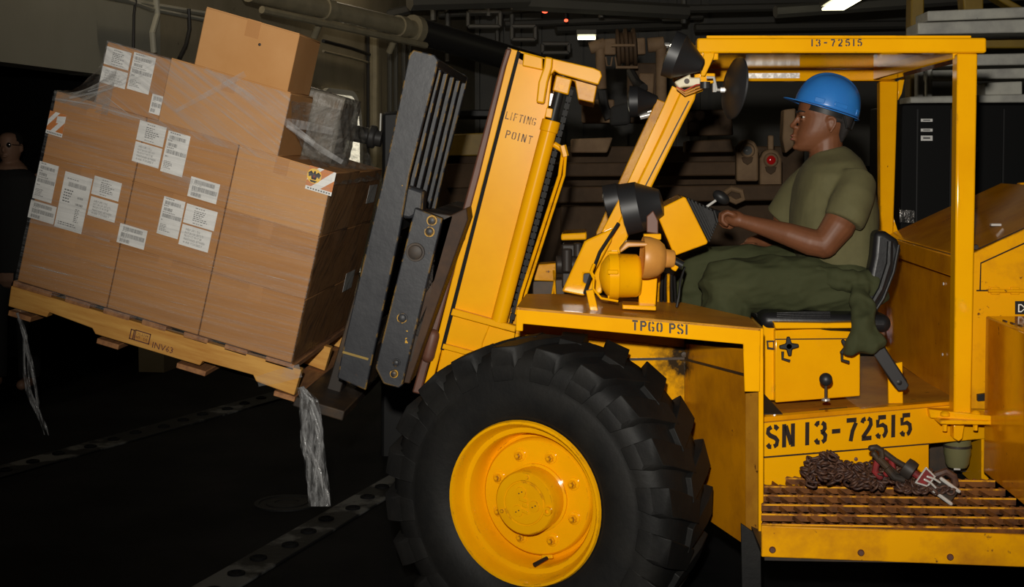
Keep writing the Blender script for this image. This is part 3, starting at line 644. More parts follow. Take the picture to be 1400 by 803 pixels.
def streamer(px, Yw, n, spread, r, label, sheets):
    t = thing('film_streamer', label, 'film', P(*px[0], Yw)); rnd = random.Random(n*7)
    for k in range(n):
        ph = rnd.uniform(0, 9); pts = []
        m = 14; L_ = rnd.uniform(.75, 1.0)
        for i in range(m+1):
            f = i/m*L_; seg = f*(len(px)-1); a = min(int(seg), len(px)-2); g = seg-a
            x = px[a][0]*(1-g)+px[a+1][0]*g; y = px[a][1]*(1-g)+px[a+1][1]*g; sp = spread*(.15+.85*min(1, f*2.2))
            x += sp*math.sin(ph+f*7+k)*.5+sp*.35*math.sin(k*2.3); pts.append(P(x, y, Yw+.03*math.sin(ph*2+f*5)))
        MB().tube(pts, [r*rnd.uniform(.5, 1.3)*(1 if i < m else .4) for i in range(m+1)], 5, flat=.5).build('film_strand', FILMT, t, smooth=180)
    for k in range(sheets):
        ph = k*2.1
        def fn(a, b):
            seg = min(b, .999)*(len(px)-1); i = int(seg); g = seg-i
            x = px[i][0]*(1-g)+px[i+1][0]*g; y = px[i][1]*(1-g)+px[i+1][1]*g
            return P(x+(a-.5)*spread*1.5*(.3+.7*min(1, b*3))+2*math.sin(b*9+ph), y, Yw+.02*math.sin(a*9+b*6+ph)+.012*noise.noise(Vector((a*9, b*18, ph))))
        MB().grid(fn, 12, 40).build('film_sheet', FILMT, t, smooth=180)
    return t
streamer([(23, 428), (33, 455), (38, 500), (45, 540), (52, 565), (60, 597)], Y0+.02, 9, 9, .0042, 'thin twisted film streamer hanging from the left end of the pallet', 0)
streamer([(411, 530), (423, 548), (427, 600), (432, 640), (438, 693)], Y0+.02, 9, 18, .006, 'thick twisted film streamer hanging from the right corner of the pallet', 3)
# ================================================================ FORKLIFT
fk = thing('forklift', 'yellow rough-terrain forklift with big black tyre, mast and open cab', 'forklift', (.3, 5.2, 0))
Ym = 4.92
# --- mast: two rails, the near one seen broadside
def mast_poly(dx=0): return [(712+dx, 69), (765+dx, 84), (673+dx, 436), (619+dx, 424)]
near = MB().prism([P(x, y, Ym) for x, y in [(709, 69), (757, 82), (750, 144), (719, 260), (673, 437), (660, 470), (648, 560), (588, 548), (604, 479), (664, 240)]], (0, .10, 0)).build('mast_rail', M['yellow_mast'], fk, .004)
far = MB().prism([p+YV*.62 for p in [P(x, y, Ym) for x, y in [(709, 69), (757, 82), (750, 144), (719, 260), (673, 437), (648, 560), (588, 548), (604, 479), (664, 240)]]], (0, .10, 0)).build('mast_rail', M['yellow_dirty'], fk, .004)
plate([(698, 66), (708, 69), (663, 240), (603, 479), (584, 549), (574, 546), (594, 477), (654, 240)], Ym-.015, .05, 'rail_flange', M['yellow_mast'], fk, .003)
MB().prism([P(x, y, Ym)+YV*.62 for x, y in [(698, 66), (708, 69), (663, 240), (603, 479), (584, 549), (574, 546), (594, 477), (654, 240)]], (0, .05, 0)).build('rail_flange', M['yellow_dirty'], fk, .003)
plate([(692, 66), (700, 67), (692, 92), (656, 240), (591, 480), (575, 540), (563, 537), (580, 478), (645, 240), (684, 92)], Ym-.02, .04, 'guide_rod', M['rust'], fk, .006)
for (x, y) in ((631, 309), (589, 471)):
    a, b = P(x+3, y-12, Ym-.02), P(x-4, y+16, Ym-.02); MB().tube([a, b], .024, 12, round_ends=True).build('rod_collar', M['rust'], fk)
plate([(694, 64), (700, 66), (692, 100), (686, 99)], Ym-.012, .05, 'rod_cap', M['dark_steel'], fk, .002)
plate([(707, 70), (711.5, 71), (668, 240), (607, 479), (602, 478), (663, 240)], Ym-.018, .01, 'rail_gap_shade', M['blackwall'], fk, 0)  # black strip laid over the rail, standing in for the gap's shade
# ribs across the lower mast
plate([(619, 422), (706, 446), (704, 455), (616, 431)], Ym-.03, .04, 'mast_rib', M['yellow_mast'], fk, .003)
plate([(606, 470), (690, 492), (688, 499), (604, 477)], Ym-.02, .03, 'mast_rib', M['yellow_mast'], fk, .003)
plate([(616, 431), (704, 455), (690, 560), (588, 548)], Ym+.005, .03, 'mast_foot', M['yellow_mast'], fk, .003)
# top cross member, stub and lifting lug
plate([(716, 72), (742, 79), (742, 96), (714, 90)], Ym-.03, .05, 'stub_plate', M['yellow_mast'], fk, .004)
xb = [(752, 79), (812, 93), (821, 97), (823, 104), (818, 116), (764, 101), (758, 97), (753, 103), (748, 104)]
MB().prism([P(x, y, Ym-.03) for x, y in xb], (0, .05, 0)).build('top_member', M['yellow_mast'], fk, .004)
plate([(758, 98), (817, 114), (812, 141), (790, 136), (786, 112)], Ym+.1, .5, 'cross_beam', M['yellow_dirty'], fk, .004)
MB().prism([P(x, y, Ym) for x, y in [(709, 70), (760, 83), (757, 100), (705, 88)]], (0, .72, 0)).build('cross_beam', M['yellow_dirty'], fk, .004)
lugp = [(745, 77), (756, 79), (755, 92), (749, 112), (744, 142), (733, 140), (736, 112), (743, 92)]
MB().prism([P(x, y, Ym-.075) for x, y in lugp], (0, .075, 0)).build('lifting_lug', M['yellow_mast'], fk, .006)
# lift cylinder, piston, chain and hydraulic lines
def ax(a, b, Y): return P(*a, Y), P(*b, Y)
Yc = Ym-.005
a, b = ax((751, 176), (682, 440), Yc); MB().cyl(a, b, .029, n=20).build('lift_cylinder', M['yellow_mast'], fk)
d = (a-b).normalized(); MB().cyl(a-d*.012, a+d*.03, .033, n=20).build('cylinder_gland', M['yellow_mast'], fk, .003)
a2, b2 = ax((770, 104), (752, 176), Yc); MB().cyl(a2, b2, .0185, n=16).build('piston', M['black'], fk)
plate([(760, 102), (782, 108), (777, 130), (755, 124)], Yc-.03, .06, 'clevis_block', M['yellow_dirty'], fk, .005)
MB().cyl(P(767, 119, Yc-.034), P(767, 119, Yc-.02), .010).build('clevis_pin', M['yellow_mast'], fk)
plate([(752, 127), (758, 128), (757, 146), (750, 145)], Yc, .03, 'gauge_plate', M['greyplate'], fk, .002)
plate([(747, 147), (756, 149), (754, 162), (745, 160)], Yc-.02, .05, 'gland_lug', M['yellow_mast'], fk, .003)
chn = bpy.data.objects.new('lift_chain', None); 
ca, cb_ = P(781, 122, Yc+.03), P(698, 443, Yc+.03); dch = (cb_-ca).normalized(); sx = dch.cross(YV).normalized()
core = MB().tube([ca, cb_], .006, 6).build('lift_chain', M['rubber'], fk)
lm = MB().box((0, 0, 0), (.018, .016, .020)).mesh('chain_link', M['rubber'], 0)
nl = int((cb_-ca).length/.025); rotc = Matrix((sx, YV, -dch)).transposed().to_4x4()
for i in range(nl):
    o = bpy.data.objects.new('chain_link', lm); o.matrix_local = Matrix.Translation(ca+dch*(i+.5)*.025) @ rotc; finish(o, core)
for off, r_ in ((0, .0065), (6, .0055)):
    pts = [P(770+off*.6, 205+off, Yc), P(765+off, 240, Yc), P(713+off, 401, Yc), P(706+off, 430, Yc)]
    MB().tube(pts, r_, 8).build('hydraulic_line', M['yellow_mast'], fk)
MB().cyl(P(757, 197, Yc), P(771, 206, Yc), .011).build('line_fitting', M['yellow_mast'], fk); MB().cyl(P(769, 199, Yc-.01), P(773, 214, Yc-.01), .013, n=6).build('line_fitting', M['yellow_mast'], fk)
def mdir(a, b, Y): return (P(*b, Y)-P(*a, Y)).normalized()
dxm = mdir((690, 160), (738, 171.5), Ym); upm = mdir((687, 193), (694, 165), Ym)
stencil('LIFTING', P(690, 162.5, Ym-.002), dxm, upm, .028, 'stencil_lettering', M['ink_worn'], near, thick=.13, adv=.74, wid=.88, lift=-YV*.5)
stencil('POINT', P(690, 188.5, Ym-.002), dxm, upm, .029, 'stencil_lettering', M['ink_worn'], near, thick=.13, adv=.84, wid=.92, lift=-YV*.5)
# --- carriage and load backrest
Yb = 4.72; Yf = 5.86
bk = [(565, 68), (594, 75), (599, 82), (597, 95), (560, 240), (546, 320), (500, 534), (461, 517), (468, 481), (502, 335), (525, 240), (559, 76)]
brest = plate(bk, Yb, .035, 'backrest_post', M['black_steel'], fk, .004)
plate([(469, 480), (504, 490), (503, 493), (468, 483)], Yb-.002, .01, 'weld_seam', M['dull_yellow'], fk, 0)
far_poly = [(565, 68), (594, 75), (599, 82), (597, 95), (560, 240), (520, 420), (485, 420), (525, 240), (559, 76)]
MB().prism([P(x, y, Yb)+YV*(Yf-Yb-.035) for x, y in far_poly], (0, .035, 0)).build('backrest_post', M['black_steel'], fk, .004)
tp = [P(559, 71, Yb), P(599, 80, Yb)]
dU = (P(560, 240, Yb)-P(597, 95, Yb)).normalized()
MB().prism([tp[0]+YV*.03, tp[1]+YV*.03, tp[1]+YV*.03+dU*.03, tp[0]+YV*.03+dU*.03], (0, Yf-Yb-.06, 0)).build('backrest_top', M['black_steel'], fk, .003)
for k, yy in enumerate((.20, .42, .66, .90)):
    pts = [P(x, y, Yb)+YV*yy for x, y in ((572, 80), (596, 86), (545, 300), (520, 296))]
    MB().prism(pts, (0, .06, 0)).build('backrest_bar', M['black_steel'], fk, .003)
MB().prism([P(x, y, Yb)+YV*.04 for x, y in ((521, 296), (545, 302), (541, 318), (517, 312))], (0, Yf-Yb-.08, 0)).build('backrest_rail', M['black_steel'], fk, .003)
MB().prism([P(x, y, Yb)+YV*.03 for x, y in ((478, 470), (508, 478), (500, 530), (464, 518))], (0, Yf-Yb-.06, 0)).build('backrest_rail', M['dark_steel'], fk, .003)
Yk = 4.66
cpl = plate([(567, 284), (605, 299), (603, 308), (550, 527), (545, 531), (524, 525), (513, 503)], Yk, .05, 'carriage_plate', M['black_steel'], fk, .004)
plate([(569, 286), (606, 299), (638, 284), (640, 300), (604, 400), (560, 525), (524, 520)], Yk+.06, .2, 'carriage_block', mk('dark_rusty_steel', (.040, .021, .012), .6, spec=.2, var=(8, (.075, .036, .016), .45, .7)), fk, .004)
MB().prism([P(x, y, Yk)+YV*.06 for x, y in ((580, 290), (618, 296), (560, 500), (522, 500))], (0, 1.05, 0)).build('carriage_block', M['dark_steel'], fk, .004)
plate([(545, 250), (580, 262), (578, 290), (560, 300), (541, 296)], Yk+.12, .1, 'roller_bracket', M['black_steel'], fk, .01)
for (x, y, r_) in ((590.6, 301.7, .015), (587.4, 317, .015), (568, 345, .026), (550, 435, .015), (542, 496, .012), (539, 511, .012)):
    c = P(x, y, Yk); MB().lathe([(r_*1.25, 0), (r_*1.2, -.006), (r_*.95, -.006), (r_*.9, -.016), (r_*.6, -.018)], c, (0, 1, 0), 12 if r_ < .02 else 24).build('carriage_bolt', M['black_steel'] if r_ < .02 else M['dark_steel'], cpl)
for yy in (.30, .78):       # forks under the deck
    fp = [F(1.13, -.115, 0), F(1.13, -.155, 0), F(.1, -.135, 0), F(.1, -.122, 0)]
    MB().prism([p+YV*yy for p in fp], (0, .11, 0)).build('fork_blade', M['dark_steel'], fk, .004)
    MB().prism([p+YV*yy for p in (F(1.08, -.13), F(1.13, -.155), F(1.16, .45), F(1.12, .45))], (0, .11, 0)).build('fork_heel', M['dark_steel'], fk, .004)
MB().prism([F(1.02, -.10, .03), F(1.02, -.135, .03), F(1.2, -.135, .03), F(1.2, -.10, .03)], (0, .95, 0)).build('fork_carrier', M['dark_steel'], fk, .004)
# --- front wheel, steered
STEER = R(23)
def make_wheel():
    root = bpy.data.objects.new('front_wheel', None); scene.collection.objects.link(root)
    prof = [(.262, -.165), (.285, -.188), (.34, -.2), (.39, -.2), (.40, -.196), (.41, -.199), (.460, -.192), (.488, -.168), (.502, -.09), (.505, 0), (.502, .09), (.488, .168), (.460, .192), (.39, .2), (.285, .188), (.262, .165)]
    mb = MB().lathe(prof, (0, 0, 0), (0, 1, 0), 72, cap=False)
    n = 20
    def pt(r, th, y): return Vector((r*math.cos(th), y, r*math.sin(th)))
    for side in (-1, 1):
        for k in range(n):
            th = 2*math.pi*(k+(.5 if side > 0 else 0))/n
            secs = []
            for (r0, r1, y, dth, hw) in ((.40, .425, -.1985, -.02, .088), (.44, .485, -.206, 0, .095), (.465, .511, -.197, .015, .102), (.48, .519, -.13, .06, .096), (.485, .523, .03, .17, .088)):
                t0 = th-dth*1.0
                secs.append([pt(r0, t0-hw, -y*side), pt(r0, t0+hw, -y*side), pt(r1, t0+hw*.86, -y*side), pt(r1, t0-hw*.86, -y*side)] if side > 0 else [pt(r0, t0-hw, y), pt(r0, t0+hw, y), pt(r1, t0+hw*.86, y), pt(r1, t0-hw*.86, y)])
            mb.loft(secs)
    mb.build('tyre', M['rubber'], root, .006, smooth=40)
    rim = MB().lathe([(.262, -.160), (.270, -.180), (.266, -.190), (.258, -.190), (.250, -.176), (.246, -.150), (.238, -.138), (.222, -.134), (.216, -.12), (.214, -.065), (.205, -.050), (.195, -.058), (.192, -.080), (.186, -.086), (.10, -.086), (.10, .1)], (0, 0, 0), (0, 1, 0), 64, cap=False).build('rim', M['yellow'], root, smooth=40)
    hub = MB().lathe([(.112, -.086), (.112, -.094), (.104, -.098), (.104, -.170), (.099, -.176), (.074, -.176), (.072, -.1735), (.069, -.1735), (.067, -.176), (.0, -.176)], (0, 0, 0), (0, 1, 0), 48, cap=False).build('hub', M['yellow'], root, smooth=40)
    bm_ = MB().lathe([(.021, 0), (.021, -.004), (.017, -.006)], (0, 0, 0), (0, 1, 0), 16).lathe([(.0135, -.004), (.0135, -.016), (.010, -.019)], (0, 0, 0), (0, 1, 0), 6).lathe([(.007, -.018), (.007, -.024)], (0, 0, 0), (0, 1, 0), 10).mesh('wheel_bolt', M['yellow'])
    for k in range(8):
        o = bpy.data.objects.new('wheel_bolt', bm_); a_ = 2*math.pi*(k+.35)/8; o.location = (.146*math.cos(a_), -.086, .146*math.sin(a_)); finish(o, root)
    for k in range(3):
        a_ = R(90+120*k+12); c_ = Vector((.036*math.cos(a_), -.176, .036*math.sin(a_)))
        MB().lathe([(.019, 0), (.018, -.003), (.012, -.0035)], c_, (0, 1, 0), 18).build('hub_boss', M['yellow'], hub)
        for s_ in (-.005, .006): MB().cyl(c_+Vector((s_, -.003, s_*.4)), c_+Vector((s_, -.0045, s_*.4)), .0022, n=8).build('boss_hole', M['ink'], hub)
    for (x, z, sx_, sz_) in ((.0, .012, .03, .014), (.004, -.006, .02, .014), (0, -.026, .024, .012)): MB().box((x, -.1775, z), (sx_, .004, sz_), Matrix.Rotation(.4, 3, 'Y')).build('cast_mark', M['yellow'], hub, .002)
    MB().lathe([(.014, 0), (.014, -.014), (.007, -.014), (.006, -.006)], (.083, -.174, -.026), (0, 1, 0), 12).build('grease_plug', M['yellow'], hub)
    for a_ in (R(75), R(195)): MB().cyl((.086*math.cos(a_), -.174, .086*math.sin(a_)), (.086*math.cos(a_), -.180, .086*math.sin(a_)), .007, n=6).build('hub_screw', M['yellow'], hub)
    MB().tube([(.02, -.10, -.195), (.012, -.125, -.198), (-.002, -.155, -.204)], [.006, .007, .008], 8).build('valve_stem', M['black'], root)
    MB().box((.02, -.098, -.192), (.04, .012, .012)).build('valve_clip', M['yellow'], root, .003)
    return root
wh = make_wheel()
axv = Vector((math.sin(STEER), math.cos(STEER), 0))
fc = P(714, 690, 4.4); wc = fc+axv*.19
print('wheel centre', wc)
wh.parent = fk; wh.matrix_parent_inverse = WINV['forklift']; wh.location = wc; wh.rotation_euler = (0, R(-8), -STEER)
wh.rotation_mode = 'XYZ'
wh2 = wh.copy(); scene.collection.objects.link(wh2); wh2.location = wc+Vector((.05, 1.45, 0)); wh2.rotation_euler = (0, 0, math.pi-STEER)
for ch in list(wh.children):
    if ch.name.startswith(('tyre', 'rim')):
        c2 = ch.copy(); scene.collection.objects.link(c2); c2.parent = wh2
MB().cyl(wc+axv*.05, wc+Vector((.05, 1.4, 0)), .07).build('axle', M['dark_steel'], fk)
# --- fender
Yq = 4.30
fen = plate([(706, 420), (1040, 449), (1039, 536), (1018, 536), (1016, 471), (715, 443), (715, 453), (705, 453)], Yq, .012, 'fender', M['yellow'], fk, .003)
tpx = [P(706, 420, Yq), P(1040, 449, Yq), P(1025, 434, 4.58), P(936, 415, 4.86), P(802, 404, 4.90), P(719, 402, 4.72)]
zt = lambda p: P(706, 420, Yq).z+(p.x-P(706, 420, Yq).x)/(P(1040, 449, Yq).x-P(706, 420, Yq).x)*(P(1040, 449, Yq).z-P(706, 420, Yq).z)
top_pts = []
for (x, y) in ((706, 420), (1040, 449), (1025, 434), (936, 414), (802, 402), (719, 402)):
    n_ = (tpx[1]-tpx[0]).cross(YV); top_pts.append(PPL(x, y, tpx[0], n_))
MB().prism(top_pts, (0, 0, -.010)).build('fender_top', M['brown_floor'], fk, .002)
# solid yellow guard that carries the lamps, behind the fender
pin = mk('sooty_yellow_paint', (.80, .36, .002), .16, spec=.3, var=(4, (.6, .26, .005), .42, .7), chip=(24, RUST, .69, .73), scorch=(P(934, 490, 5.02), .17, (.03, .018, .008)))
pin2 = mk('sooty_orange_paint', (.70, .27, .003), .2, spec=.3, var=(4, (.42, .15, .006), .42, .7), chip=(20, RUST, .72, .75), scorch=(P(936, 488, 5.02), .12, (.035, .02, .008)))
Yi = 5.02
plate([(640, 452), (798, 461), (936, 476), (936, 700), (640, 700)], Yi, .02, 'wheel_well_panel', pin, fk, .002)
plate([(780, 424), (936, 424), (936, 476), (798, 461), (640, 452), (640, 420)], Yi+.012, .02, 'wheel_well_panel', M['yellow_dirty'], fk, .002)
plate([(640, 494), (936, 489), (936, 492), (640, 497)], Yi-.006, .01, 'panel_seam', M['dark_steel'], fk, 0)
q = [P(936, 470, Yi), P(1021, 478, 4.42), P(1037, 742, 4.40), P(936, 690, Yi)]
q[2].z = q[3].z
MB().prism(q, (.02, .01, 0)).build('wheel_well_panel', pin2, fk, .002)
sl = [P(936, 490, Yi-.004), P(1020, 512, 4.414), P(1020, 515, 4.414), P(936, 493, Yi-.004)]
MB().prism(sl, (.01, .0, 0)).build('panel_seam', M['dark_steel'], fk)
MB().lathe([(.012, 0), (.01, -.008), (.002, -.009)], P(935, 485, Yi-.004), (0, 1, 0), 14).build('panel_bolt', M['dark_steel'], fk)
edge = [P(1019, 530, 4.40), P(1039, 530, 4.32), P(1040, 738, 4.32), P(1019, 735, 4.40)]
MB().prism(edge, (.012, .012, 0)).build('panel_flange', M['brown_floor'], fk, .002)
plate([(1037, 449), (1044, 449), (1044, 745), (1037, 742)], 4.31, .25, 'cab_corner_post', M['yellow'], fk, .003)
plate([(1013, 716), (1040, 735), (1041, 803), (1034, 860), (1015, 850)], 4.34, .012, 'mud_flap', M['rubber'], fk, .002)
dxf = mdir((862, 440), (940, 446.5), Yq)
stencil('TPGO PSI', P(864, 451.5, Yq-.001), dxf, ZV, .0315, 'stencil_lettering', M['ink'], fen, thick=.19, adv=.80, lift=-YV)
# --- sill plate with the serial number
Ya, Yz = 4.48, 4.80
def Ys(x): return Ya+(Yz-Ya)*(x-1040)/310
def S2(x, y, off=0): return P(x, y, Ys(x)+off)
sill = MB().prism([S2(1041, 578), S2(1352, 549), S2(1352, 600), S2(1272, 607), S2(1041, 626)], (0, .02, 0)).build('sill', M['yellow'], fk, .003)
MB().prism([S2(1041, 571, -.01), S2(1352, 545, -.01), S2(1352, 550, -.01), S2(1041, 578, -.01)], (0, .04, 0)).build('sill_lip', M['orange'], fk, .003)
MB().prism([S2(1041, 624, .006), S2(1270, 606, .006), S2(1270, 668, .006), S2(1041, 664, .006)], (0, .02, 0)).build('lower_sill', M['yellow'], fk, .003)
MB().prism([S2(1041, 625, -.003), S2(1271, 606.4, -.003), S2(1271, 608, -.003), S2(1041, 627, -.003)], (0, .004, 0)).build('sill_seam', M['dark_steel'], fk)
MB().prism([S2(1342, 549, .01), S2(1353, 548, .01), S2(1353, 675, .01), S2(1342, 672, .01)], (0, .25, 0)).build('frame_upright', M['yellow'], fk, .003)
MB().lathe([(.007, 0), (.006, -.005), (.002, -.006)], S2(1170, 628, .004), (0, 1, 0), 10).build('sill_bolt', M['rust'], fk)
dsx = (S2(1240, 596)-S2(1044, 612)).normalized()
sn_ = (S2(1352, 549)-S2(1041, 578)).cross(S2(1041, 626)-S2(1041, 578)).normalized()
if sn_.y > 0: sn_ = -sn_
def SP(x, y): return PPL(x, y, S2(1041, 578), sn_)
dsx = (SP(1240, 595)-SP(1044, 613)).normalized()
for tx_, px_ in (('SN', (1047.5, 614)), ('13-72515', (1100, 609.2))): stencil(tx_, SP(*px_)+sn_*.0015, dsx, ZV, .076, 'stencil_lettering', M['ink'], sill, thick=.2, adv=.80, wid=.95, lift=sn_)
# recess with the filter bowl
MB().prism([S2(1268, 600, .30), S2(1345, 592, .30), S2(1345, 690, .30), S2(1268, 690, .30)], (0, .02, 0)).build('recess_back', M['blackwall'], fk)
c = S2(1309, 600, .10); MB().lathe([(.046, .03), (.046, -.05), (.043, -.06), (.040, -.085), (.033, -.098), (.010, -.102)], c, (0, 0, 1), 24).build('filter_bowl', M['bowl'], fk)
MB().lathe([(.0485, -.02), (.0485, -.028)], c, (0, 0, 1), 24).build('filter_ring', M['dark_steel'], fk); MB().box(c+Vector((-.008, -.03, -.100)), (.022, .008, .006)).build('drain_tap', M['silver'], fk, .001)
# deck
zd = S2(1041, 574).z
dk = [S2(1041, 574), S2(1352, 547), P(1352, 500, 6.0), P(1041, 505, 6.0)]
for p in dk: p.z = zd-.01 if p.y > 5 else p.z-.005
MB().prism(dk, (0, 0, -.02)).build('deck', M['brown_floor'], fk)
MB().prism([P(1043, 540, 4.60)+Vector((0, 0, .006)), P(1070, 572, 4.46)+Vector((0, 0, .012)), P(1043, 572, 4.46)+Vector((0, 0, .012))], (0, 0, .002)).build('floor_mat', M['black'], fk)
# --- seat box
Yx = 4.70
def Yb_(x): return Yx+(x-1060)*.0008
sb = MB().prism([P(1060, 452, Yx), P(1176, 448, Yb_(1176)), P(1176, 542, Yb_(1176)), P(1060, 551, Yx)], (0, .6, 0)).build('seat_box', M['yellow'], fk, .004)
MB().prism([P(1043, 441, Yx+.05), P(1062, 441, Yx+.05), P(1062, 548, Yx+.05), P(1043, 548, Yx+.05)], (0, .5, 0)).build('seat_box_side', M['yellow'], fk, .004)
MB().prism([P(1058, 441, Yx-.006), P(1130, 442, Yx-.006), P(1176, 441, Yx-.006), P(1176, 449, Yx-.006), P(1060, 450, Yx-.006)], (0, .6, 0)).build('seat_box_lid', M['yellow'], fk, .004)
MB().prism([P(1060, 463.5, Yx-.002), P(1176, 462.5, Yb_(1176)-.002), P(1176, 464, Yb_(1176)-.002), P(1060, 465, Yx-.002)], (0, .004, 0)).build('box_seam', M['dark_steel'], fk)
plate([(1048, 466), (1059, 466), (1059, 479), (1049, 478)], Yx+.045, .01, 'latch_plate', M['black'], fk, .001)
plate([(1050, 468), (1057, 468), (1057, 476), (1051, 475)], Yx+.042, .01, 'latch_hole', M['yellow'], fk, .001)
for (x, y, a0) in ((1079, 474, 5), (1160, 475.5, 40)):
    c = P(x, y, Yx-.02); mb = MB()
    pts = []
    for k in range(8):
        r_ = .033 if k % 2 == 0 else .014
        for da in ((-.16, .16) if k % 2 == 0 else (0,)):
            a_ = R(a0)+k*math.pi/4+da; pts.append(c+Vector((r_*math.cos(a_), 0, r_*math.sin(a_))))
    mb.prism(pts, (0, .012, 0)); mb.cyl(c, c+YV*.03, .012); mb.build('star_knob', M['black'], fk, .003)
    MB().tube([P(x-9, y+7, Yx-.004), P(x-9, y+17, Yx-.004), P(x+1, y+20, Yx-.004)], .005, 6).build('knob_hook', M['black'], fk)
c = P(1129, 548, 4.55); kn = P(1129, 519, 4.55)
lv = MB().cyl(c, kn, .0048, n=10).build('lever', M['dark_steel'], fk); MB().ell(kn, (.0215, .0215, .0215)).build('lever_knob', M['rubber2'], lv); MB().lathe([(.014, 0), (.013, .006), (.006, .009)], c, (0, 0, 1), 16).build('lever_base', M['greyplate'], lv)
pz = [PZ(x, y, zd+.006) for x, y in ((1120, 560), (1158, 557), (1160, 562), (1118, 566))]
MB().prism(pz, (0, 0, .002)).build('lever_slot', M['dark_steel'], fk)
# --- seat
seat = thing  # (parts below belong to the forklift)
mb = MB(); 
def cushion(cpx, Y, sx, sy, sz, tiltdeg, name, rnd=.04, ribs=0):
    c = P(*cpx, Y); rot = Matrix.Rotation(R(tiltdeg), 3, 'Y'); o = MB().box((0, 0, 0), (sx, sy, sz)).build(name, M['vinyl'], fk, rnd, segs=5)
    for v in o.data.vertices: v.co = c+rot @ v.co
    return o
cu = cushion((1112, 429), 5.02, .44, .56, .060, 1, 'seat_cushion', .028)
cushion((1108, 439), 5.06, .38, .44, .022, 0, 'seat_pan', .008)
for k in range(4):
    MB().tube([P(1062, 428+k*2.4, 4.737), P(1100, 427+k*2.2, 4.735), P(1135, 427+k*2.2, 4.737)], .0024, 6).build('seat_rib', M['vinyl'], cu)
bkp = [(1196, 316), (1212, 317), (1228, 328), (1233, 342), (1226, 372), (1212, 408), (1198, 432), (1185, 441), (1172, 432), (1176, 414), (1186, 385), (1193, 350)]
sbk = MB().prism([P(x, y, 4.80) for x, y in bkp], (0, .46, 0)).build('seat_back', M['vinyl'], fk, .02, segs=4)
MB().tube([P(1217, 330, 4.785), P(1216, 360, 4.782), P(1205, 395, 4.782), P(1188, 424, 4.785)], [.010, .012, .012, .01], 8).build('seat_piping', M['vinyl'], sbk)
MB().tube([P(1229, 335, 4.80), P(1222, 372, 4.80), P(1208, 408, 4.80), P(1190, 436, 4.80)], .005, 8).build('seat_piping', M['vinyl'], sbk)
arm = [P(x, y, 4.72) for x, y in ((1172, 455), (1184, 440), (1206, 466), (1216, 484), (1240, 520), (1243, 529), (1236, 535), (1227, 534), (1218, 522), (1196, 486))]
am = MB().prism(arm, (0, .03, 0)).build('belt_anchor_arm', M['black'], fk, .006)
MB().lathe([(.016, 0), (.014, -.006), (.004, -.010)], P(1229, 523, 4.72), (0, 1, 0), 16).build('anchor_bolt', M['black'], am)
plate([(1194, 485), (1206, 470), (1243, 527), (1239, 534), (1228, 535)], 4.712, .006, 'belt_cover', M['rubber2'], fk, .004)
plate([(1214, 500), (1234, 495), (1235, 557), (1215, 559)], 4.80, .02, 'anchor_upright', M['yellow'], fk, .003)
# --- cab frame and roof
Yr = 4.66; Yfar = 6.05
rb = plate([(953, 52), (1348, 51.5), (1349, 54), (1349, 70), (1347, 72.5), (953, 72.5)], Yr, .07, 'roof_beam', M['yellow'], fk, .006)
plate([(966, 48.5), (1328, 48.5), (1328, 53), (966, 53)], Yr+.015, .02, 'roof_lip', M['yellow'], fk, .002)
plate([(962, 72), (977, 72), (976, 78), (964, 104), (958, 104)], Yr, .05, 'roof_bracket', M['yellow'], fk, .003)
a0, a1 = P(953, 50, Yr), P(1348, 50, Yr)
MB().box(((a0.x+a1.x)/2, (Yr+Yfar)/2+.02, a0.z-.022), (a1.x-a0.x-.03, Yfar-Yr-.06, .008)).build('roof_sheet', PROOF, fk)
fb0, fb1 = P(972, 96, Yfar), P(1214, 96, Yfar)
zt0, zt1 = P(1100, 95.5, Yfar).z, P(1100, 111.5, Yfar).z
x0_, x1_ = a0.x, a1.x
fbm = MB().box(((x0_+x1_)/2, Yfar, (zt0+zt1)/2), (x1_-x0_, .07, zt0-zt1)).build('roof_beam', M['yellow'], fk, .006)
pl = P(1056, 103.5, Yfar-.037); MB().box((pl.x, Yfar-.037, pl.z), (72*Yfar/1900, .003, 7*Yfar/1900)).build('data_plate', M['greyplate'], fbm)
for xx in (x0_+.04, P(1322, 60, Yr).x):
    MB().box((xx, (Yr+Yfar)/2, a0.z-.045), (.07, Yfar-Yr-.08, .06)).build('roof_cross_beam', M['yellow'], fk, .005)
stencil('13-72515', P(1109, 63.5, Yr-.001), XV, ZV, .0235, 'stencil_lettering', M['ink'], rb, thick=.2, adv=.98, wid=1.05, lift=-YV)
# near post on its bolted foot
pt_ = P(1323, 72, Yr); pb_ = P(1317, 574, Yr)
MB().prism([P(1309, 73, Yr), P(1337, 73, Yr), P(1328, 571, Yr), P(1304, 571, Yr)], (0, .066, 0)).build('roof_post', M['yellow'], fk, .006)
ft = P(1318, 575, Yr); MB().box(ft+Vector((.0, .03, .0)), (.175, .14, .014)).build('post_foot', M['yellow'], fk, .003)
MB().prism([P(1270, 560, Yr+.02), P(1356, 569, Yr-.04), P(1356, 576, Yr-.04), P(1272, 572, Yr+.02)], (0, .1, 0)).build('foot_bracket', M['yellow'], fk, .003)
for (x, y) in ((1292, 567), (1334, 566)):
    c = P(x, y, Yr-.005); MB().lathe([(.016, -.004), (.016, .004), (.010, .010), (.004, .012)], c, (0, 0, 1), 12).build('foot_bolt', M['yellow'], fk); MB().cyl(c+ZV*-.03, c+ZV*-.055, .008, n=6).build('foot_nut', M['yellow'], fk)
plate([(1304, 580), (1319, 580), (1316, 600), (1311, 604), (1304, 600)], Yr+.03, .05, 'post_gusset', M['yellow'], fk, .003)
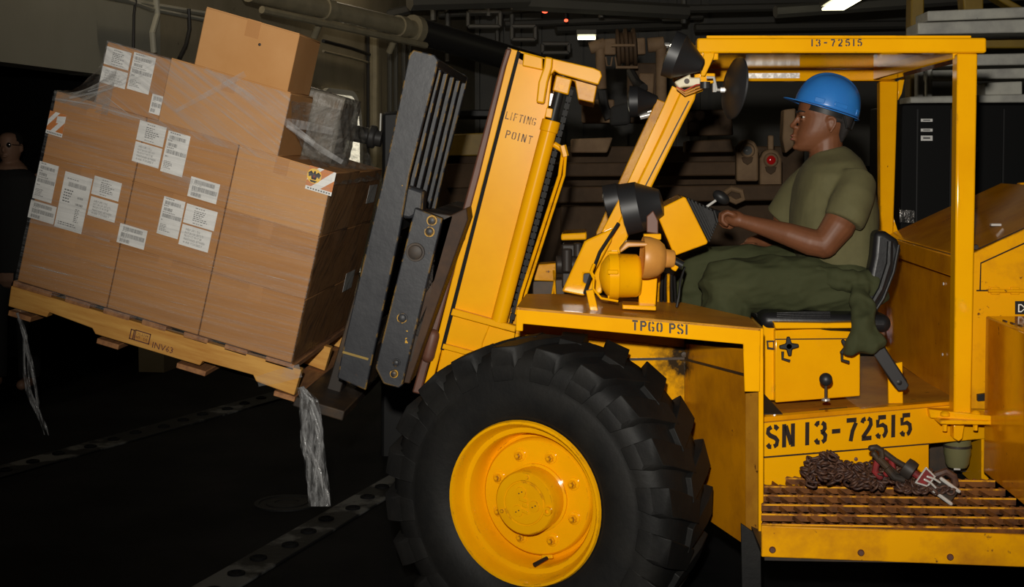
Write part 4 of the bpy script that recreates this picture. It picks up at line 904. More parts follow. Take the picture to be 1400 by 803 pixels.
# far post
fpa, fpb = P(1215, 108, Yfar), P(1208, 520, Yfar)
MB().prism([P(1203, 111, Yfar-.03), P(1228, 111, Yfar-.03), P(1222, 300, Yfar-.03), P(1217, 520, Yfar-.03), P(1198, 520, Yfar-.03), P(1204, 300, Yfar-.03)], (0, .066, 0)).build('roof_post', M['yellow'], fk, .006)
plate([(1228, 111), (1238, 103), (1233, 128), (1228, 137)], Yfar-.02, .04, 'post_gusset', M['yellow'], fk, .002)
plate([(1222, 298), (1229, 320), (1229, 330), (1221, 330)], Yfar-.02, .04, 'post_gusset', M['yellow'], fk, .002)
# slanted front pillar: angle plate and tube, and its twin on the far side
Yp = 4.72
pil = plate([(919, 117), (932, 124), (906, 180), (846, 305), (798, 400), (780, 398), (857, 252), (908, 143)], Yp+.012, .03, 'front_pillar', M['yellow'], fk, .003)
plate([(931, 124), (954, 118), (950, 136), (928, 180), (889, 260), (822, 402), (800, 402), (846, 303), (906, 180)], Yp, .06, 'front_pillar', M['yellow'], fk, .006)
plate([(941, 138), (943, 138), (860, 300), (858, 300)], Yp-.0025, .004, 'pillar_seam', M['ink'], pil, 0)
bp_ = (P(800, 402, Yp), P(940, 118, Yp))
MB().prism([P(x, y, Yp)+YV*1.1 for x, y in ((919, 117), (950, 130), (889, 260), (822, 402), (790, 402), (857, 252))], (0, .05, 0)).build('front_pillar', M['yellow_dirty'], fk, .004)
plate([(950, 100), (978, 100), (978, 113), (962, 116), (962, 124), (952, 128), (948, 118)], Yp-.01, .05, 'pillar_head', M['yellow'], fk, .004)
dash = plate([(768, 399), (799, 331), (803, 328), (838, 312), (836, 330), (812, 374), (798, 374), (797, 387), (806, 389), (799, 405)], 4.66, .05, 'dash_panel', M['yellow'], fk, .006)
plate([(797, 374), (806, 374), (806, 388), (797, 387)], 4.69, .01, 'dash_slot', M['black'], fk, 0)
MB().tube([P(846, 305, 4.65), P(820, 345, 4.64), P(805, 385, 4.64), P(799, 402, 4.64)], .006, 8).build('black_cable', M['black'], fk)
# machinery seen behind the dash on the far side
plate([(767, 320), (802, 318), (802, 328), (767, 329)], 5.15, .25, 'valve_cover', M['yellow'], fk, .006)
mb = MB(); c = P(785, 362, 5.2)
mb.box(c, (.09, .12, .16)); mb.cyl(P(760, 362, 5.15), P(790, 362, 5.15), .035); mb.cyl(P(775, 340, 5.12), P(775, 372, 5.12), .02); mb.cyl(P(790, 332, 5.12), P(790, 352, 5.12), .016)
mb.build('valve_block', M['dark_steel'], fk, .006)
plate([(730, 362), (760, 360), (760, 385), (730, 384)], 5.2, .1, 'bracket_block', M['yellow_dirty'], fk, .004)
plate([(728, 384), (772, 382), (772, 404), (728, 404)], 5.25, .1, 'bracket_block', M['dark_steel'], fk, .004)
for k in range(2): MB().tube([P(757, 370, 5.1), P(758, 385, 5.08), P(755+k*4, 403, 5.06)], .004, 6).build('hydraulic_line', M['yellow_dirty'], fk)
for k in range(6): MB().tube([P(902+k*4, 372+k, 4.80), P(900+k*4.5, 392, 4.82), P(899+k*5, 418, 4.85)], .005, 6).build('control_hose', M['black'] if k % 3 else M['yellow_dirty'], fk)
MB().tube([P(936, 365, 4.66), P(930, 385, 4.64), P(928, 405, 4.62), P(925, 420, 4.62)], .004, 6).build('black_cable', M['black'], fk)
# --- lamps
def shade(fpx, Y, r_, axis, name, ln=(.035, .085), mat=None, tail=.018):
    c = P(*fpx, Y); ax_ = Vector(axis).normalized()
    o = MB().lathe([(r_*.90, .004), (r_, 0), (r_, .004), (r_*.97, ln[0]), (r_*.93, ln[0]+.002), (tail*1.2, ln[0]+ln[1]*.95), (tail*.6, ln[0]+ln[1])], c, ax_, 28).build(name, mat or M['rubber2'], fk)
    MB().lathe([(r_*.9, .002), (r_*.6, -.006), (.001, -.010)], c, ax_, 24).build('lamp_lens', M['glass'], o); return o
shade((915, 73), 4.62, .078, (.93, -.10, -.36), 'headlight')
shade((861, 139), 5.85, .066, (1, -.06, .02), 'headlight')
shade((853, 287), 4.60, .086, (.95, -.12, .20), 'headlight', (.055, .075), tail=.036)
shade((829, 277), 4.95, .062, (.95, -.1, .22), 'headlight', (.05, .08))
plate([(922, 112), (944, 101), (944, 106), (958, 106), (958, 117), (935, 119), (928, 121)], 4.64, .05, 'lamp_bracket', M['cream'], fk, .005)
MB().cyl(P(939, 111, 4.635), P(939, 111, 4.65), .009).build('bracket_screw', M['dark_steel'], fk)
for k in range(3): MB().tube([P(925, 119+k, 4.63), P(936, 124+k*3, 4.62), P(952, 116+k*4, 4.62), P(968, 114+k*2, 4.64)], .0024, 6).build('wire', M['redwire'] if k == 0 else M['lamp_orange'], fk)
plate([(883, 152), (900, 148), (905, 158), (890, 163)], 5.86, .04, 'lamp_bracket', M['silver'], fk, .004)
MB().cyl(P(875, 160, 5.86), P(900, 154, 5.86), .012).build('lamp_clamp', M['silver'], fk)
# round mirror, seen almost edge-on
mc = P(1002, 121, 4.62); axm = Vector((.95, .28, .10)).normalized()
up_ = Vector((.16, 0, 1))
mir = MB().lathe([(.001, -.018), (.05, -.014), (.085, -.005), (.100, .004), (.101, .010), (.097, .012), (.001, .012)], (0, 0, 0), axm, 40)
for i, v in enumerate(mir.v): mir.v[i] = mc+v+Vector((v.z*.22, 0, v.z*.02))
mr = mir.build('mirror', M['rubber2'], fk)
MB().tube([P(966, 106, 4.60), P(976, 106, 4.60), P(978, 116, 4.60), P(980, 123, 4.60), P(992, 123, 4.61)], .005, 8).build('mirror_arm', M['silver'], fk)
MB().cyl(P(985, 123, 4.60), P(991, 123, 4.60), .009, n=6).build('mirror_nut', M['silver'], fk); MB().cyl(P(977, 114, 4.60), P(977, 126, 4.60), .007, n=8).build('mirror_nut', M['silver'], fk)
MB().cyl(P(964, 112, 4.61), P(964, 121, 4.61), .017, n=12).build('lamp_pivot', M['rubber2'], fk)
# yellow work lamp on the fender
c = P(832, 377, 4.50)
yl = MB().lathe([(.010, -.030), (.04, -.024), (.062, -.008), (.068, 0), (.077, .0), (.077, .030), (.072, .034), (.070, .09), (.060, .102), (.02, .108)], c, (1, .05, 0), 32).build('work_lamp', M['yellow'], fk, smooth=50)
for (x, y) in ((838, 346), (838, 406), (838, 372)): MB().box(P(x, y, 4.425 if y == 372 else 4.49), (.034, .02, .014)).build('lamp_clip', M['yellow'], yl, .003)
plate([(874, 378), (899, 376), (896, 424), (873, 424)], 4.54, .04, 'lamp_stand', M['yellow'], fk, .003)
plate([(851, 417), (897, 419), (897, 425), (851, 423)], 4.46, .12, 'stand_foot', M['yellow'], fk, .003)
plate([(801, 398), (811, 396), (818, 425), (807, 427)], 4.40, .03, 'lamp_strap', M['yellow'], fk, .003)
MB().tube([P(812, 378, 4.47), P(811, 395, 4.45), P(822, 408, 4.44), P(845, 412, 4.45)], .004, 6).build('lamp_cord', M['yellow'], fk)
MB().tube([P(812, 362, 4.5), P(808, 372, 4.48), P(812, 380, 4.47)], .006, 6).build('lamp_tap', M['yellow'], fk)
# faded orange lamp
c = P(878, 352, 4.45)
ol = MB().lathe([(.055, .006), (.066, 0), (.068, .006), (.067, .022), (.060, .05), (.045, .068), (.030, .074), (.028, .10), (.024, .104)], c, (.97, .1, -.05), 30).build('flood_lamp', M['lamp_orange'], fk, smooth=50)
plate([(847, 342), (856, 331), (886, 332), (886, 337), (860, 338), (848, 346)], 4.40, .1, 'lamp_visor', M['lamp_orange'], ol, .004)
plate([(922, 358), (929, 364), (924, 372), (917, 368)], 4.45, .03, 'lamp_plug', M['yellow'], fk, .004); MB().cyl(P(920, 356, 4.46), P(933, 363, 4.46), .014).build('lamp_plug', M['black'], fk)
plate([(884, 296), (893, 288), (900, 302), (900, 320), (884, 318)], 4.52, .02, 'rusty_bracket', M['rust'], fk, .003)
plate([(880, 320), (904, 320), (904, 328), (880, 328)], 4.48, .06, 'lamp_mount', M['yellow'], fk, .003)
# --- steering console, bellows, wheel and selector knob
con = plate([(899, 287), (935, 269), (938, 271), (968, 331), (966, 334), (924, 349.5), (921, 348), (897, 291)], 4.60, .30, 'steering_console', M['yellow'], fk, .005)
for k in range(8):
    t = k/7; a_ = (939+t*36, 271+t*17); b_ = (969+t*11, 331-t*26)
    n_ = Vector((b_[0]-a_[0], b_[1]-a_[1])).normalized(); s_ = (-n_.y*-1.3, n_.x*-1.3)
    plate([(a_[0], a_[1]), (a_[0]+2.6, a_[1]-.8), (b_[0]+2.6, b_[1]-.8), (b_[0], b_[1])], 4.62+.006*k, .26-.012*k, 'bellows_fold', M['rubber'], con, .001)
plate([(938, 272), (975, 289), (979, 304), (968, 330)], 4.64, .22, 'bellows_core', M['rubber'], con, .001)
# steering wheel
swc = P(1020, 308, 5.0); swn = Vector((.36, .03, .93)).normalized(); s1_ = swn.cross(YV).normalized(); s2_ = swn.cross(s1_)
ringp = [swc+(s1_*math.cos(2*math.pi*k/36)+s2_*math.sin(2*math.pi*k/36))*.16 for k in range(36)]
sw = MB(); rr_ = []
for k in range(36):
    p = ringp[k]; rad = (p-swc).normalized(); rr_.append([p+(rad*math.cos(2*math.pi*j/8)+swn*math.sin(2*math.pi*j/8))*.012 for j in range(8)])
sw.loft(rr_+[rr_[0]], cap=False)
for k in range(3): sw.tube([swc, ringp[k*12]], .009, 6)
sw.cyl(swc-swn*.012, swc+swn*.012, .02); sw.build('steering_wheel', M['black'], fk, smooth=60)
kl = MB().tube([P(966, 283, 4.72), P(976, 276, 4.72), P(986, 269, 4.72)], .0045, 8).build('selector_lever', M['silver'], fk)
MB().ell(P(986, 270, 4.72), (.032, .022, .020), Matrix.Rotation(R(35), 3, 'Y')).build('selector_knob', M['black'], kl)
# --- engine hood and side tank
Yh = 4.76
hx = P(1318, 350, Yh).x
hd = [P(1318, 352, Yh), P(1335, 344, Yh), P(1400, 314, Yh), P(1520, 260, Yh), P(1520, 560, Yh), P(1318, 560, Yh)]
hood = MB().prism(hd, (0, 1.25, 0)).build('engine_hood', M['orange'], fk, .006)
MB().prism([P(1318, 352, Yh-.001)+Vector((0, -.002, 0)), P(1400, 314, Yh-.003), P(1520, 260, Yh-.003), P(1520, 560, Yh-.003), P(1318, 560, Yh-.003)], (0, .012, 0)).build('hood_side', M['yellow_dirty'], fk, .003)
z1 = P(1318, 380, Yh).z
MB().box((hx-.012, Yh+.62, P(1318, 366, Yh).z), (.03, 1.26, P(1318, 352, Yh).z-P(1318, 381, Yh).z)).build('hood_band', M['orange'], fk, .004)
for yy in (.14, .26):
    for zz in (P(1318, 398, Yh).z, P(1318, 500, Yh).z): MB().ell((hx-.002, Yh+yy, zz), (.003, .006, .006)).build('hood_screw', M['silver'], fk)
seamp = [(1340, 398), (1341, 360), (1400, 333), (1430, 320)]
MB().tube([P(x, y, Yh-.005) for x, y in seamp], .0026, 4).build('hood_seam', M['dark_steel'], fk)
MB().tube([P(1335, 397.5, Yh-.005), P(1351, 397.5, Yh-.005)], .0026, 4).build('hood_seam', M['dark_steel'], fk)
MB().tube([P(1351, 398, Yh-.012), P(1450, 398, Yh-.012)], .006, 8).build('hinge_rod', M['yellow_dirty'], fk)
for x in (1355, 1382): plate([(x, 393), (x+12, 393), (x+12, 403), (x, 403)], Yh-.010, .008, 'hinge_leaf', M['yellow_dirty'], fk, .002)
MB().tube([P(1338, 340, Yh-.005), P(1400, 312, Yh-.005), P(1440, 294, Yh-.005)], .0015, 4).build('hood_seam', M['dark_steel'], fk)
MB().lathe([(.01, 0), (.008, -.006)], P(1334, 338, Yh-.003), (0, 1, 0), 10).build('hood_catch', M['dark_steel'], fk)
tp_ = P(1360, 314, 5.0); MB().box(P(1361, 312, 5.0)+Vector((0, 0, .012)), (.035, .02, .008)).build('hood_clip', M['silver'], fk)
plate([(1395, 250), (1425, 248), (1425, 262), (1395, 262)], 5.9, .05, 'hood_bracket', M['orange'], fk, .004)
dp = plate([(1388, 412), (1440, 412), (1440, 430), (1388, 430)], Yh-.008, .004, 'fuel_plate', M['black'], fk, .001)
printed('DIESEL', P(1390.5, 427, Yh-.010), XV, ZV, .040, 'plate_lettering', M['white'], dp, -YV)
tx = P(1352, 434, 4.66).x
zt_ = P(1352, 434, 4.66).z; zb_ = P(1352, 656, 4.60).z
tank = MB().box((tx+.40, 4.70-.45, (zt_+zb_)/2), (.8, .9, zt_-zb_)).build('side_tank', M['orange'], fk, .006)
for k in range(3): MB().box((tx+.02+k*.006, 4.55-k*.06, zt_+.001), (.006, .035, .004)).build('tank_scuff', M['ink'], tank)
plate([(1337, 540), (1352, 538), (1352, 548), (1337, 549)], Yh-.02, .03, 'hood_latch', M['black'], fk, .001)
# --- step with serrated grating
zs = PZ(1040, 655, 0); zst = P(1041, 657, Ys(1041)).z
Yst = 4.02; xs0 = P(1042, 700, 4.3).x; xs1 = tx+.02
def sx(px, Y): return (P(px, 700, Y)).x
pl0, pl1 = P(1041, 719, Yst), P(1470, 733, Yst)
zst2 = pl0.z
stp = MB().prism([P(1041, 719, Yst), P(1500, 735, Yst), P(1500, 780, Yst), P(1041, 762, Yst)], (0, .012, 0)).build('step_front', M['yellow_dirty'], fk, .003)
for (x, y) in ((1056, 752), (1177, 756), (1299, 762)): MB().lathe([(.010, 0), (.0095, -.004), (.007, -.007), (.002, -.007)], P(x, y, Yst), (0, 1, 0), 12).build('step_bolt', M['rust'], stp)
nb = 6
for k in range(nb):
    f = k/(nb-1); Yk_ = Yst+.02+f*(4.50-Yst)
    xa = P(1041, 700, Yk_).x; xb_ = P(1360, 700, Yk_).x+(1-f)*.16
    za = zst2*(1-f)+zst*f; pts = []; n = 30
    for i in range(n+1):
        x = xa+(xb_-xa)*i/n
        pts += [Vector((x, Yk_, za)), Vector((x+(xb_-xa)/n*.28, Yk_, za+.005))]
        if i == n: pts.pop()
    pts += [Vector((xb_, Yk_, za-.022)), Vector((xa, Yk_, za-.022))]
    gb = MB().prism(pts, (0, .005, 0)).build('grating_bar', M['rusty_grate'], fk)
    MB().prism([Vector((xa, Yk_-.001, za-.0045)), Vector((xb_, Yk_-.001, za-.0045)), Vector((xb_, Yk_-.001, za+.0005)), Vector((xa, Yk_-.001, za+.0005))], (0, .007, 0)).build('bar_edge', M['grate_bar'], gb)
for i in range(19):
    xa = P(1041, 700, 4.3).x+i*.044
    a_ = Vector((xa-.03, 4.50, zst-.011)); b_ = Vector((xa+.10, Yst+.02, zst2-.011))
    if b_.x > P(1360, 700, Yst).x+.2: continue
    bar(a_, b_, .010, .003, 'grating_strip', M['rusty_grate'], fk, 0)
MB().box(((xs0+xs1)/2+.1, (Yst+4.5)/2, zst2-.10), (xs1-xs0+.25, .46, .01)).build('step_pan', M['dark_steel'], fk)
# chassis mass under the cab so that no light leaks through
MB().box((P(1200, 700, 5.3).x, 5.5, .62), (1.3, 1.0, .24)).build('chassis', M['dark_steel'], fk)
MB().box((.0, 5.55, .55), (1.2, .5, .35)).build('chassis', M['dark_steel'], fk)
# ================================================================ CHAIN AND BINDER ON THE STEP
zg = zst+.014
chain = thing('chain', 'heap of rusty brown chain lying on the step grating', 'chain', P(1170, 680, 4.35))
def link_mesh(L_=.032, W_=.022, r_=.0042):
    cen = []; n = 14
    for k in range(n):
        a_ = 2*math.pi*k/n; x = math.cos(a_)*W_/2; y = math.sin(a_)*W_/2+(L_-W_)/2*(1 if math.sin(a_) >= 0 else -1); cen.append(Vector((x, y, 0)))
    rings = []
    for k in range(n):
        t = (cen[(k+1) % n]-cen[k-1]).normalized(); s_ = t.cross(ZV)
        rings.append([cen[k]+(s_*math.cos(2*math.pi*j/5)+ZV*math.sin(2*math.pi*j/5))*r_ for j in range(5)])
    return MB().loft(rings+[rings[0]], cap=False).mesh('link', M['chain'], 80)
lk = link_mesh(); rnd = random.Random(11)
xl, xr = P(1102, 665, 4.38).x, P(1292, 665, 4.38).x
p = Vector((xl, 4.42, zg)); ang = 0
for i in range(250):
    f = rnd.random()
    f = (i*0.618033) % 1.0
    hgt = .085*math.exp(-((f-.14)/.13)**2)+.045*math.exp(-((f-.55)/.3)**2)+.012
    x = xl+(xr-xl)*f; y = 4.40+rnd.uniform(-.09, .07)*(1.15-.4*abs(f-.5))-(.03 if f > .6 else 0)
    hz = hgt*max(.1, 1-((y-4.41)/.13)**2)
    o = bpy.data.objects.new('link', lk)
    o.matrix_local = Matrix.Translation((x, y, zg+.006+hz*rnd.uniform(.15, 1.0))) @ Euler((rnd.uniform(-.9, .9), rnd.uniform(-.9, .9), rnd.uniform(0, 6.3))).to_matrix().to_4x4()
    finish(o, chain)
bd = thing('load_binder', 'load binder with red plate, silver edges and hook on the chain heap', 'binder', P(1250, 665, 4.32))
Yl = 4.34
def lp(x, y, d=0): return P(x, y, Yl+d)
hk = [(1203, 652), (1196, 645), (1199, 632), (1208, 625), (1218, 627), (1221, 640), (1212, 648)]
MB().tube([lp(x, y) for x, y in hk], .011, 10, round_ends=True).build('hook', M['red'], bd)
MB().tube([lp(1191, 613, -.02), lp(1198, 612, -.02), lp(1205, 616, -.02), lp(1206, 625, -.02), lp(1200, 628, -.02), lp(1195, 621, -.02)], .010, 10, round_ends=True).build('hook_eye', M['dark_steel'], bd)
MB().tube([lp(1200, 626, -.02), lp(1214, 640, -.02), lp(1230, 654, -.02)], .012, 10).build('clevis_leg', M['dark_steel'], bd)
MB().tube([lp(1208, 618, -.01), lp(1224, 630, -.01), lp(1238, 638, -.01)], .009, 10).build('clevis_leg', M['dark_steel'], bd)
MB().tube([lp(1212, 640, -.03), lp(1222, 652, -.03), lp(1236, 656, -.03)], .012, 10).build('clevis_leg', M['dark_steel'], bd)
a_, b_ = lp(1236, 636, -.03), lp(1248, 648, -.03); dd = (lp(1251, 636, -.03)-lp(1235, 650, -.03)).normalized()
ca_ = Vector((.75, -.35, -.5)).normalized(); MB().lathe([(.020, -.018), (.030, -.016), (.032, 0), (.030, .016), (.020, .018)], lp(1243, 642, -.03), ca_, 20).build('ratchet_collar', M['dark_steel'], bd)
MB().tube([lp(1240, 640, -.02), lp(1262, 656, -.03)], .011, 10).build('screw_rod', M['red'], bd)
pts = [lp(1252, 660, -.05), lp(1266, 640, -.05), lp(1278, 652, -.05), lp(1268, 665, -.05)]
pl_ = MB().prism(pts, (0, .008, 0)).build('red_plate', M['red'], bd, .002)
for i in range(4): MB().tube([pts[i]-YV*.001, pts[(i+1) % 4]-YV*.001], .0028, 6, round_ends=True).build('plate_edge', M['silver'], pl_)
for (q0, q1, q2) in (((1268, 652), (1277, 655), (1285, 660)), ((1264, 656), (1272, 660), (1279, 667))): MB().tube([lp(*q0, -.06), lp(*q1, -.06), lp(*q2, -.06)], .0035, 6, round_ends=True).build('plate_prong', M['silver'], bd)
MB().tube([lp(1277, 672, -.06), lp(1300, 689, -.07)], .006, 8, round_ends=True).build('handle_edge', M['silver'], bd)
MB().tube([lp(1287, 655, -.04), lp(1311, 672, -.05)], .006, 8, round_ends=True).build('handle_edge', M['silver'], bd)
MB().prism([lp(1277, 671, -.05), lp(1288, 654, -.03), lp(1312, 672, -.04), lp(1300, 688, -.06)], (0, .02, 0)).build('handle', M['dark_steel'], bd, .004)
MB().tube([lp(1280, 650, .02), lp(1293, 645, .02), lp(1304, 652, .02), lp(1306, 662, .02)], .012, 8, round_ends=True).build('chain_end', M['chain'], bd)
# ================================================================ DRIVER
YD = 5.02
def D(x, y, d=0): return P(x, y, YD)+YV*d
drv = thing('person', 'driver in olive T-shirt and blue hard hat, seated and gripping the steering wheel', 'person', D(1130, 420))
def section(xf, xb, y, hw, n=28, fp=2.3, tiltb=0):
    """horizontal slice of head or torso: traced front and back, half width hw"""
    ring = []; a = D(xf, y); b = D(xb, y+tiltb); c = (a+b)/2; h = (b-a)/2
    for k in range(n):
        t = 2*math.pi*k/n; cs, sn = math.cos(t), math.sin(t); e = 2/fp
        ring.append(c+h*(abs(cs)**e*(1 if cs > 0 else -1))+YV*hw*(abs(sn)**e*(1 if sn > 0 else -1)))
    return ring
body = MB()
HL = [(117, 1120, 1140, .02), (121, 1108, 1150, .045), (128, 1099, 1158, .062), (138, 1093.5, 1163, .072), (148, 1091.5, 1165, .076), (154, 1090.3, 1164.5, .076), (158, 1092, 1163.5, .075), (162, 1093.5, 1162, .074), (168, 1092.5, 1159, .0725), (175, 1090.5, 1156, .070), (181, 1088, 1152, .067), (187, 1086.5, 1148, .062), (193, 1087, 1144, .055), (199, 1086, 1138, .046), (204, 1087.5, 1126, .034), (207, 1092, 1115, .02)]
body.loft([section(xf, xb, y, hw) for y, xf, xb, hw in HL])
body.tube([D(1092.5, 158), D(1087, 167), D(1083.5, 172)], [.0065, .0085, .0105], 10, round_ends=True)
for s_ in (-1, 1):
    body.ell(D(1087, 174, s_*.013), (.0095, .0075, .0075)); body.ell(D(1093, 155.5, s_*.028), (.008, .022, .006)); 
    body.ell(D(1094.5, 163.5, s_*.032), (.007, .014, .0045))     # lower lid
    # ear
    e = [(1125.5, 166), (1127.5, 162), (1133, 161), (1137.5, 164.5), (1137, 171), (1134, 176), (1130.5, 180.5)]
    body.tube([D(x, y, s_*(.080 if i else .072)) for i, (x, y) in enumerate(e)], [.004, .0042, .0046, .0046, .0042, .004, .005], 8, round_ends=True)
    body.ell(D(1131.5, 171, s_*.073), (.012, .006, .021))
body.ell(D(1084, 185.2), (.0085, .021, .0048)); body.ell(D(1084.2, 190.6), (.009, .019, .0055)); body.ell(D(1088, 201), (.012, .018, .011)); body.ell(D(1086.5, 180.5), (.006, .014, .008))
body.tube([D(1129, 186), D(1129, 208), D(1134, 235)], [.058, .059, .072], 20)
# trunk and legs inside the clothes
body.tube([D(1136, 232), D(1138, 270), D(1142, 330), D(1155, 390)], [.09, .12, .12, .13], 20, round_ends=True)
for s_, kn_, ft_ in ((-1, (985, 380), (992, 505)), (1, (955, 370), (962, 505))):
    body.tube([D(1150, 392, s_*.10), D(*kn_, s_*.13), D(ft_[0], 470, s_*.13), D(*ft_, s_*.13)], [.085, .062, .055, .045], 16, round_ends=True)
    body.tube([D(ft_[0], 505, s_*.13), D(ft_[0]-22, 520, s_*.14)], [.045, .04], 12, round_ends=True)
# near arm
def arm(pts, rs): body.tube(pts, rs, 18, round_ends=True)
arm([D(1156, 262, -.17), D(1148, 275, -.20), D(1130, 306, -.225), D(1112, 329, -.235)], [.045, .055, .057, .047])
arm([D(1113, 329, -.235), D(1094, 325.5, -.232), D(1066, 316, -.215), D(1032, 306, -.185), D(1008, 299.5, -.165)], [.046, .0465, .040, .030, .0245])
def hand(wr, kn, Yn, tips, thumb, rw=.024):
    body.tube([D(*wr, Yn[0]), D((wr[0]*.45+kn[0]*.55), (wr[1]*.45+kn[1]*.55), (Yn[0]+Yn[1])/2), D(*kn, Yn[1])], [rw, .030, .027], 12, round_ends=True, flat=.95)
hand((1008, 299), (994, 295), (-.165, -.155), None, None)
for k, dy in enumerate((-.185, -.164, -.143, -.123)):
    ox = (2, 0, .5, 2.5)[k]; body.tube([D(996, 291, dy), D(986+ox, 287.5+k*.3, dy), D(979.5+ox, 291, dy), D(979+ox, 299, dy), D(984.5+ox, 304, dy)], [.0105, .0105, .0095, .0088, .0078], 8, round_ends=True)
body.tube([D(1001, 303, -.125), D(994, 308, -.108), D(986, 307, -.105), D(981, 303.5, -.108)], [.012, .0115, .0098, .0082], 8, round_ends=True)
# far arm, hand resting on the thigh
arm([D(1128, 252, .17), D(1105, 280, .215), D(1088, 308, .235), D(1084, 326, .235)], [.045, .055, .055, .046])
arm([D(1084, 328, .235), D(1065, 331, .22), D(1045, 335, .19)], [.045, .04, .026])
body.tube([D(1045, 335, .19), D(1034, 338, .17)], [.026, .027], 12, round_ends=True)
for k, dy in enumerate((.20, .18, .16, .14)): body.tube([D(1035, 338, dy-.01), D(1026, 339, dy-.012), D(1018, 343, dy-.014)], [.010, .0095, .008], 8, round_ends=True)
body.tube([D(1040, 341, .14), D(1030, 343, .12)], [.012, .009], 8, round_ends=True)
bobj = remeshed(body, 'body', M['skin'], drv, .0042, 3, .5)
# face parts
for s_ in (-1, 1):
    e = MB().ell(D(1096.2, 160.4, s_*.034), (.0080, .0115, .0050)).build('eye', M['eye'], drv); MB().ell(D(1094.2, 160.4, s_*.036), (.0042, .0095, .0052)).build('iris', M['iris'], e)
    MB().tube([D(1091.5, 158.4, s_*.025), D(1094.0, 157.2, s_*.038), D(1099, 159.5, s_*.051)], [.0035, .0045, .003], 8, round_ends=True).build('eyelid', M['skin'], drv)
    MB().tube([D(1089.9, 153.8, s_*.014), D(1091.2, 152, s_*.034), D(1097, 153.5, s_*.055)], [.002, .0035, .002], 8, round_ends=True).build('eyebrow', M['hair'], drv)
mb = MB(); mb.ell(D(1082.8, 185.6), (.0065, .018, .0035)); mb.build('lip', M['lips'], drv, smooth=180); mb = MB(); mb.ell(D(1082.9, 190.2), (.0068, .0165, .0042)); mb.build('lip', M['lips'], drv, smooth=180)
hr = MB()
hr.loft([section(xa, xb, y, hw) for y, xa, xb, hw in ((130, 1110, 1160, .066), (142, 1108, 1167, .0785), (155, 1112, 1167.5, .0785), (163, 1117, 1166, .077), (168, 1124, 1163.5, .075))])
hr.loft([section(xa, xb, y, hw) for y, xa, xb, hw in ((160, 1140, 1166, .0765), (170, 1141, 1163, .072), (180, 1142, 1159, .066), (188, 1143, 1154.5, .054), (195, 1144, 1151, .036))])
remeshed(hr, 'hair', M['hair'], drv, .004, 2)
# shirt
sh = MB()
SL = [(208, 1111, 1153, .062, -9), (216, 1106, 1162, .085, -12), (226, 1098, 1176, .15, -8), (238, 1091, 1186, .186, 0), (258, 1085, 1195, .195, 0), (285, 1081, 1199.5, .19, 0), (312, 1080, 1199.5, .182, 0), (336, 1084, 1198, .175, 0), (356, 1093, 1197, .172, 0), (374, 1102, 1196, .17, 0)]
sh.loft([section(xf, xb, y, hw, 32, 2.4, tb) for y, xf, xb, hw, tb in SL])
sh.tube([D(1160, 247, -.145), D(1153, 268, -.20), D(1143, 288, -.222), D(1137, 299, -.228)], [.072, .073, .070, .0695], 24)
sh.tube([D(1122, 247, .145), D(1102, 270, .20), D(1088, 290, .225), D(1080, 303, .235)], [.072, .073, .070, .069], 24)
def folds(sc, amp, stretch, seed):
    def f(co, n):
        q = Vector((co.x*stretch[0], co.y*stretch[1], co.z*stretch[2]))*sc+Vector((seed, 0, 0))
        r1 = 1-abs(noise.noise(q))*2; return amp*(r1-.6)+amp*.5*noise.noise(q*2.3)
    return f
fs_ = folds(7, .0065, (1.1, .8, .75), 3)
remeshed(sh, 'shirt', M['shirt'], drv, .006, 16, .5, disp=lambda co, n: fs_(co, n)*min(1, max(0, (D(1100, 215).z-co.z)/.12)))
col_ = [D(1110+(1152-1110)*(.5-.5*math.cos(2*math.pi*k/32)), 219.5-14*(.5-.5*math.cos(2*math.pi*k/32)), .062*math.sin(2*math.pi*k/32)) for k in range(33)]
MB().tube(col_, .0055, 8).build('shirt_collar', M['shirt'], drv, smooth=180)
# trousers
tr = MB()
tr.ell(D(1160, 390), (.115, .20, .09))
tr.tube([D(1160, 390, -.095), D(1110, 386, -.11), D(1050, 384, -.12), D(1000, 383, -.13), D(985, 384, -.13)], [.105, .105, .100, .090, .084], 20, round_ends=True)
tr.tube([D(988, 386, -.13), D(985, 410, -.13), D(990, 450, -.13), D(993, 490, -.13)], [.084, .088, .085, .075], 20, round_ends=True)
tr.tube([D(1160, 388, .10), D(1080, 376, .12), D(1000, 370, .13), D(962, 370, .135)], [.105, .098, .088, .080], 20, round_ends=True)
tr.tube([D(960, 371, .135), D(948, 400, .13), D(955, 450, .13), D(960, 490, .13)], [.078, .082, .082, .075], 20, round_ends=True)
ft_ = folds(8, .012, (.75, 1, 1.5), 9)
ft2 = folds(18, .0028, (.6, 1, 1.5), 31)
remeshed(tr, 'trousers', M['trouser'], drv, .006, 4, .5, disp=lambda co, n: ft_(co, n)+ft2(Vector((co.x+co.z*.5, co.y, co.z-co.x*.35)), n))
jk = MB()
jk.tube([D(1092, 364, -.13), D(1112, 369, -.185), D(1145, 374, -.212), D(1176, 376, -.198), D(1197, 377, -.10)], [.020, .026, .030, .032, .03], 14, round_ends=True)
jk.tube([D(1100, 377, -.19), D(1140, 384, -.212), D(1178, 388, -.20)], [.016, .022, .026], 12, round_ends=True)
jk.tube([D(1160, 384, -.205), D(1178, 386, -.20), D(1192, 398, -.16)], [.030, .03, .025], 12, round_ends=True)
def slab(y, xa, xb, d, th): return section(xa, xb, y, th, 20, 2.2)
rings = []
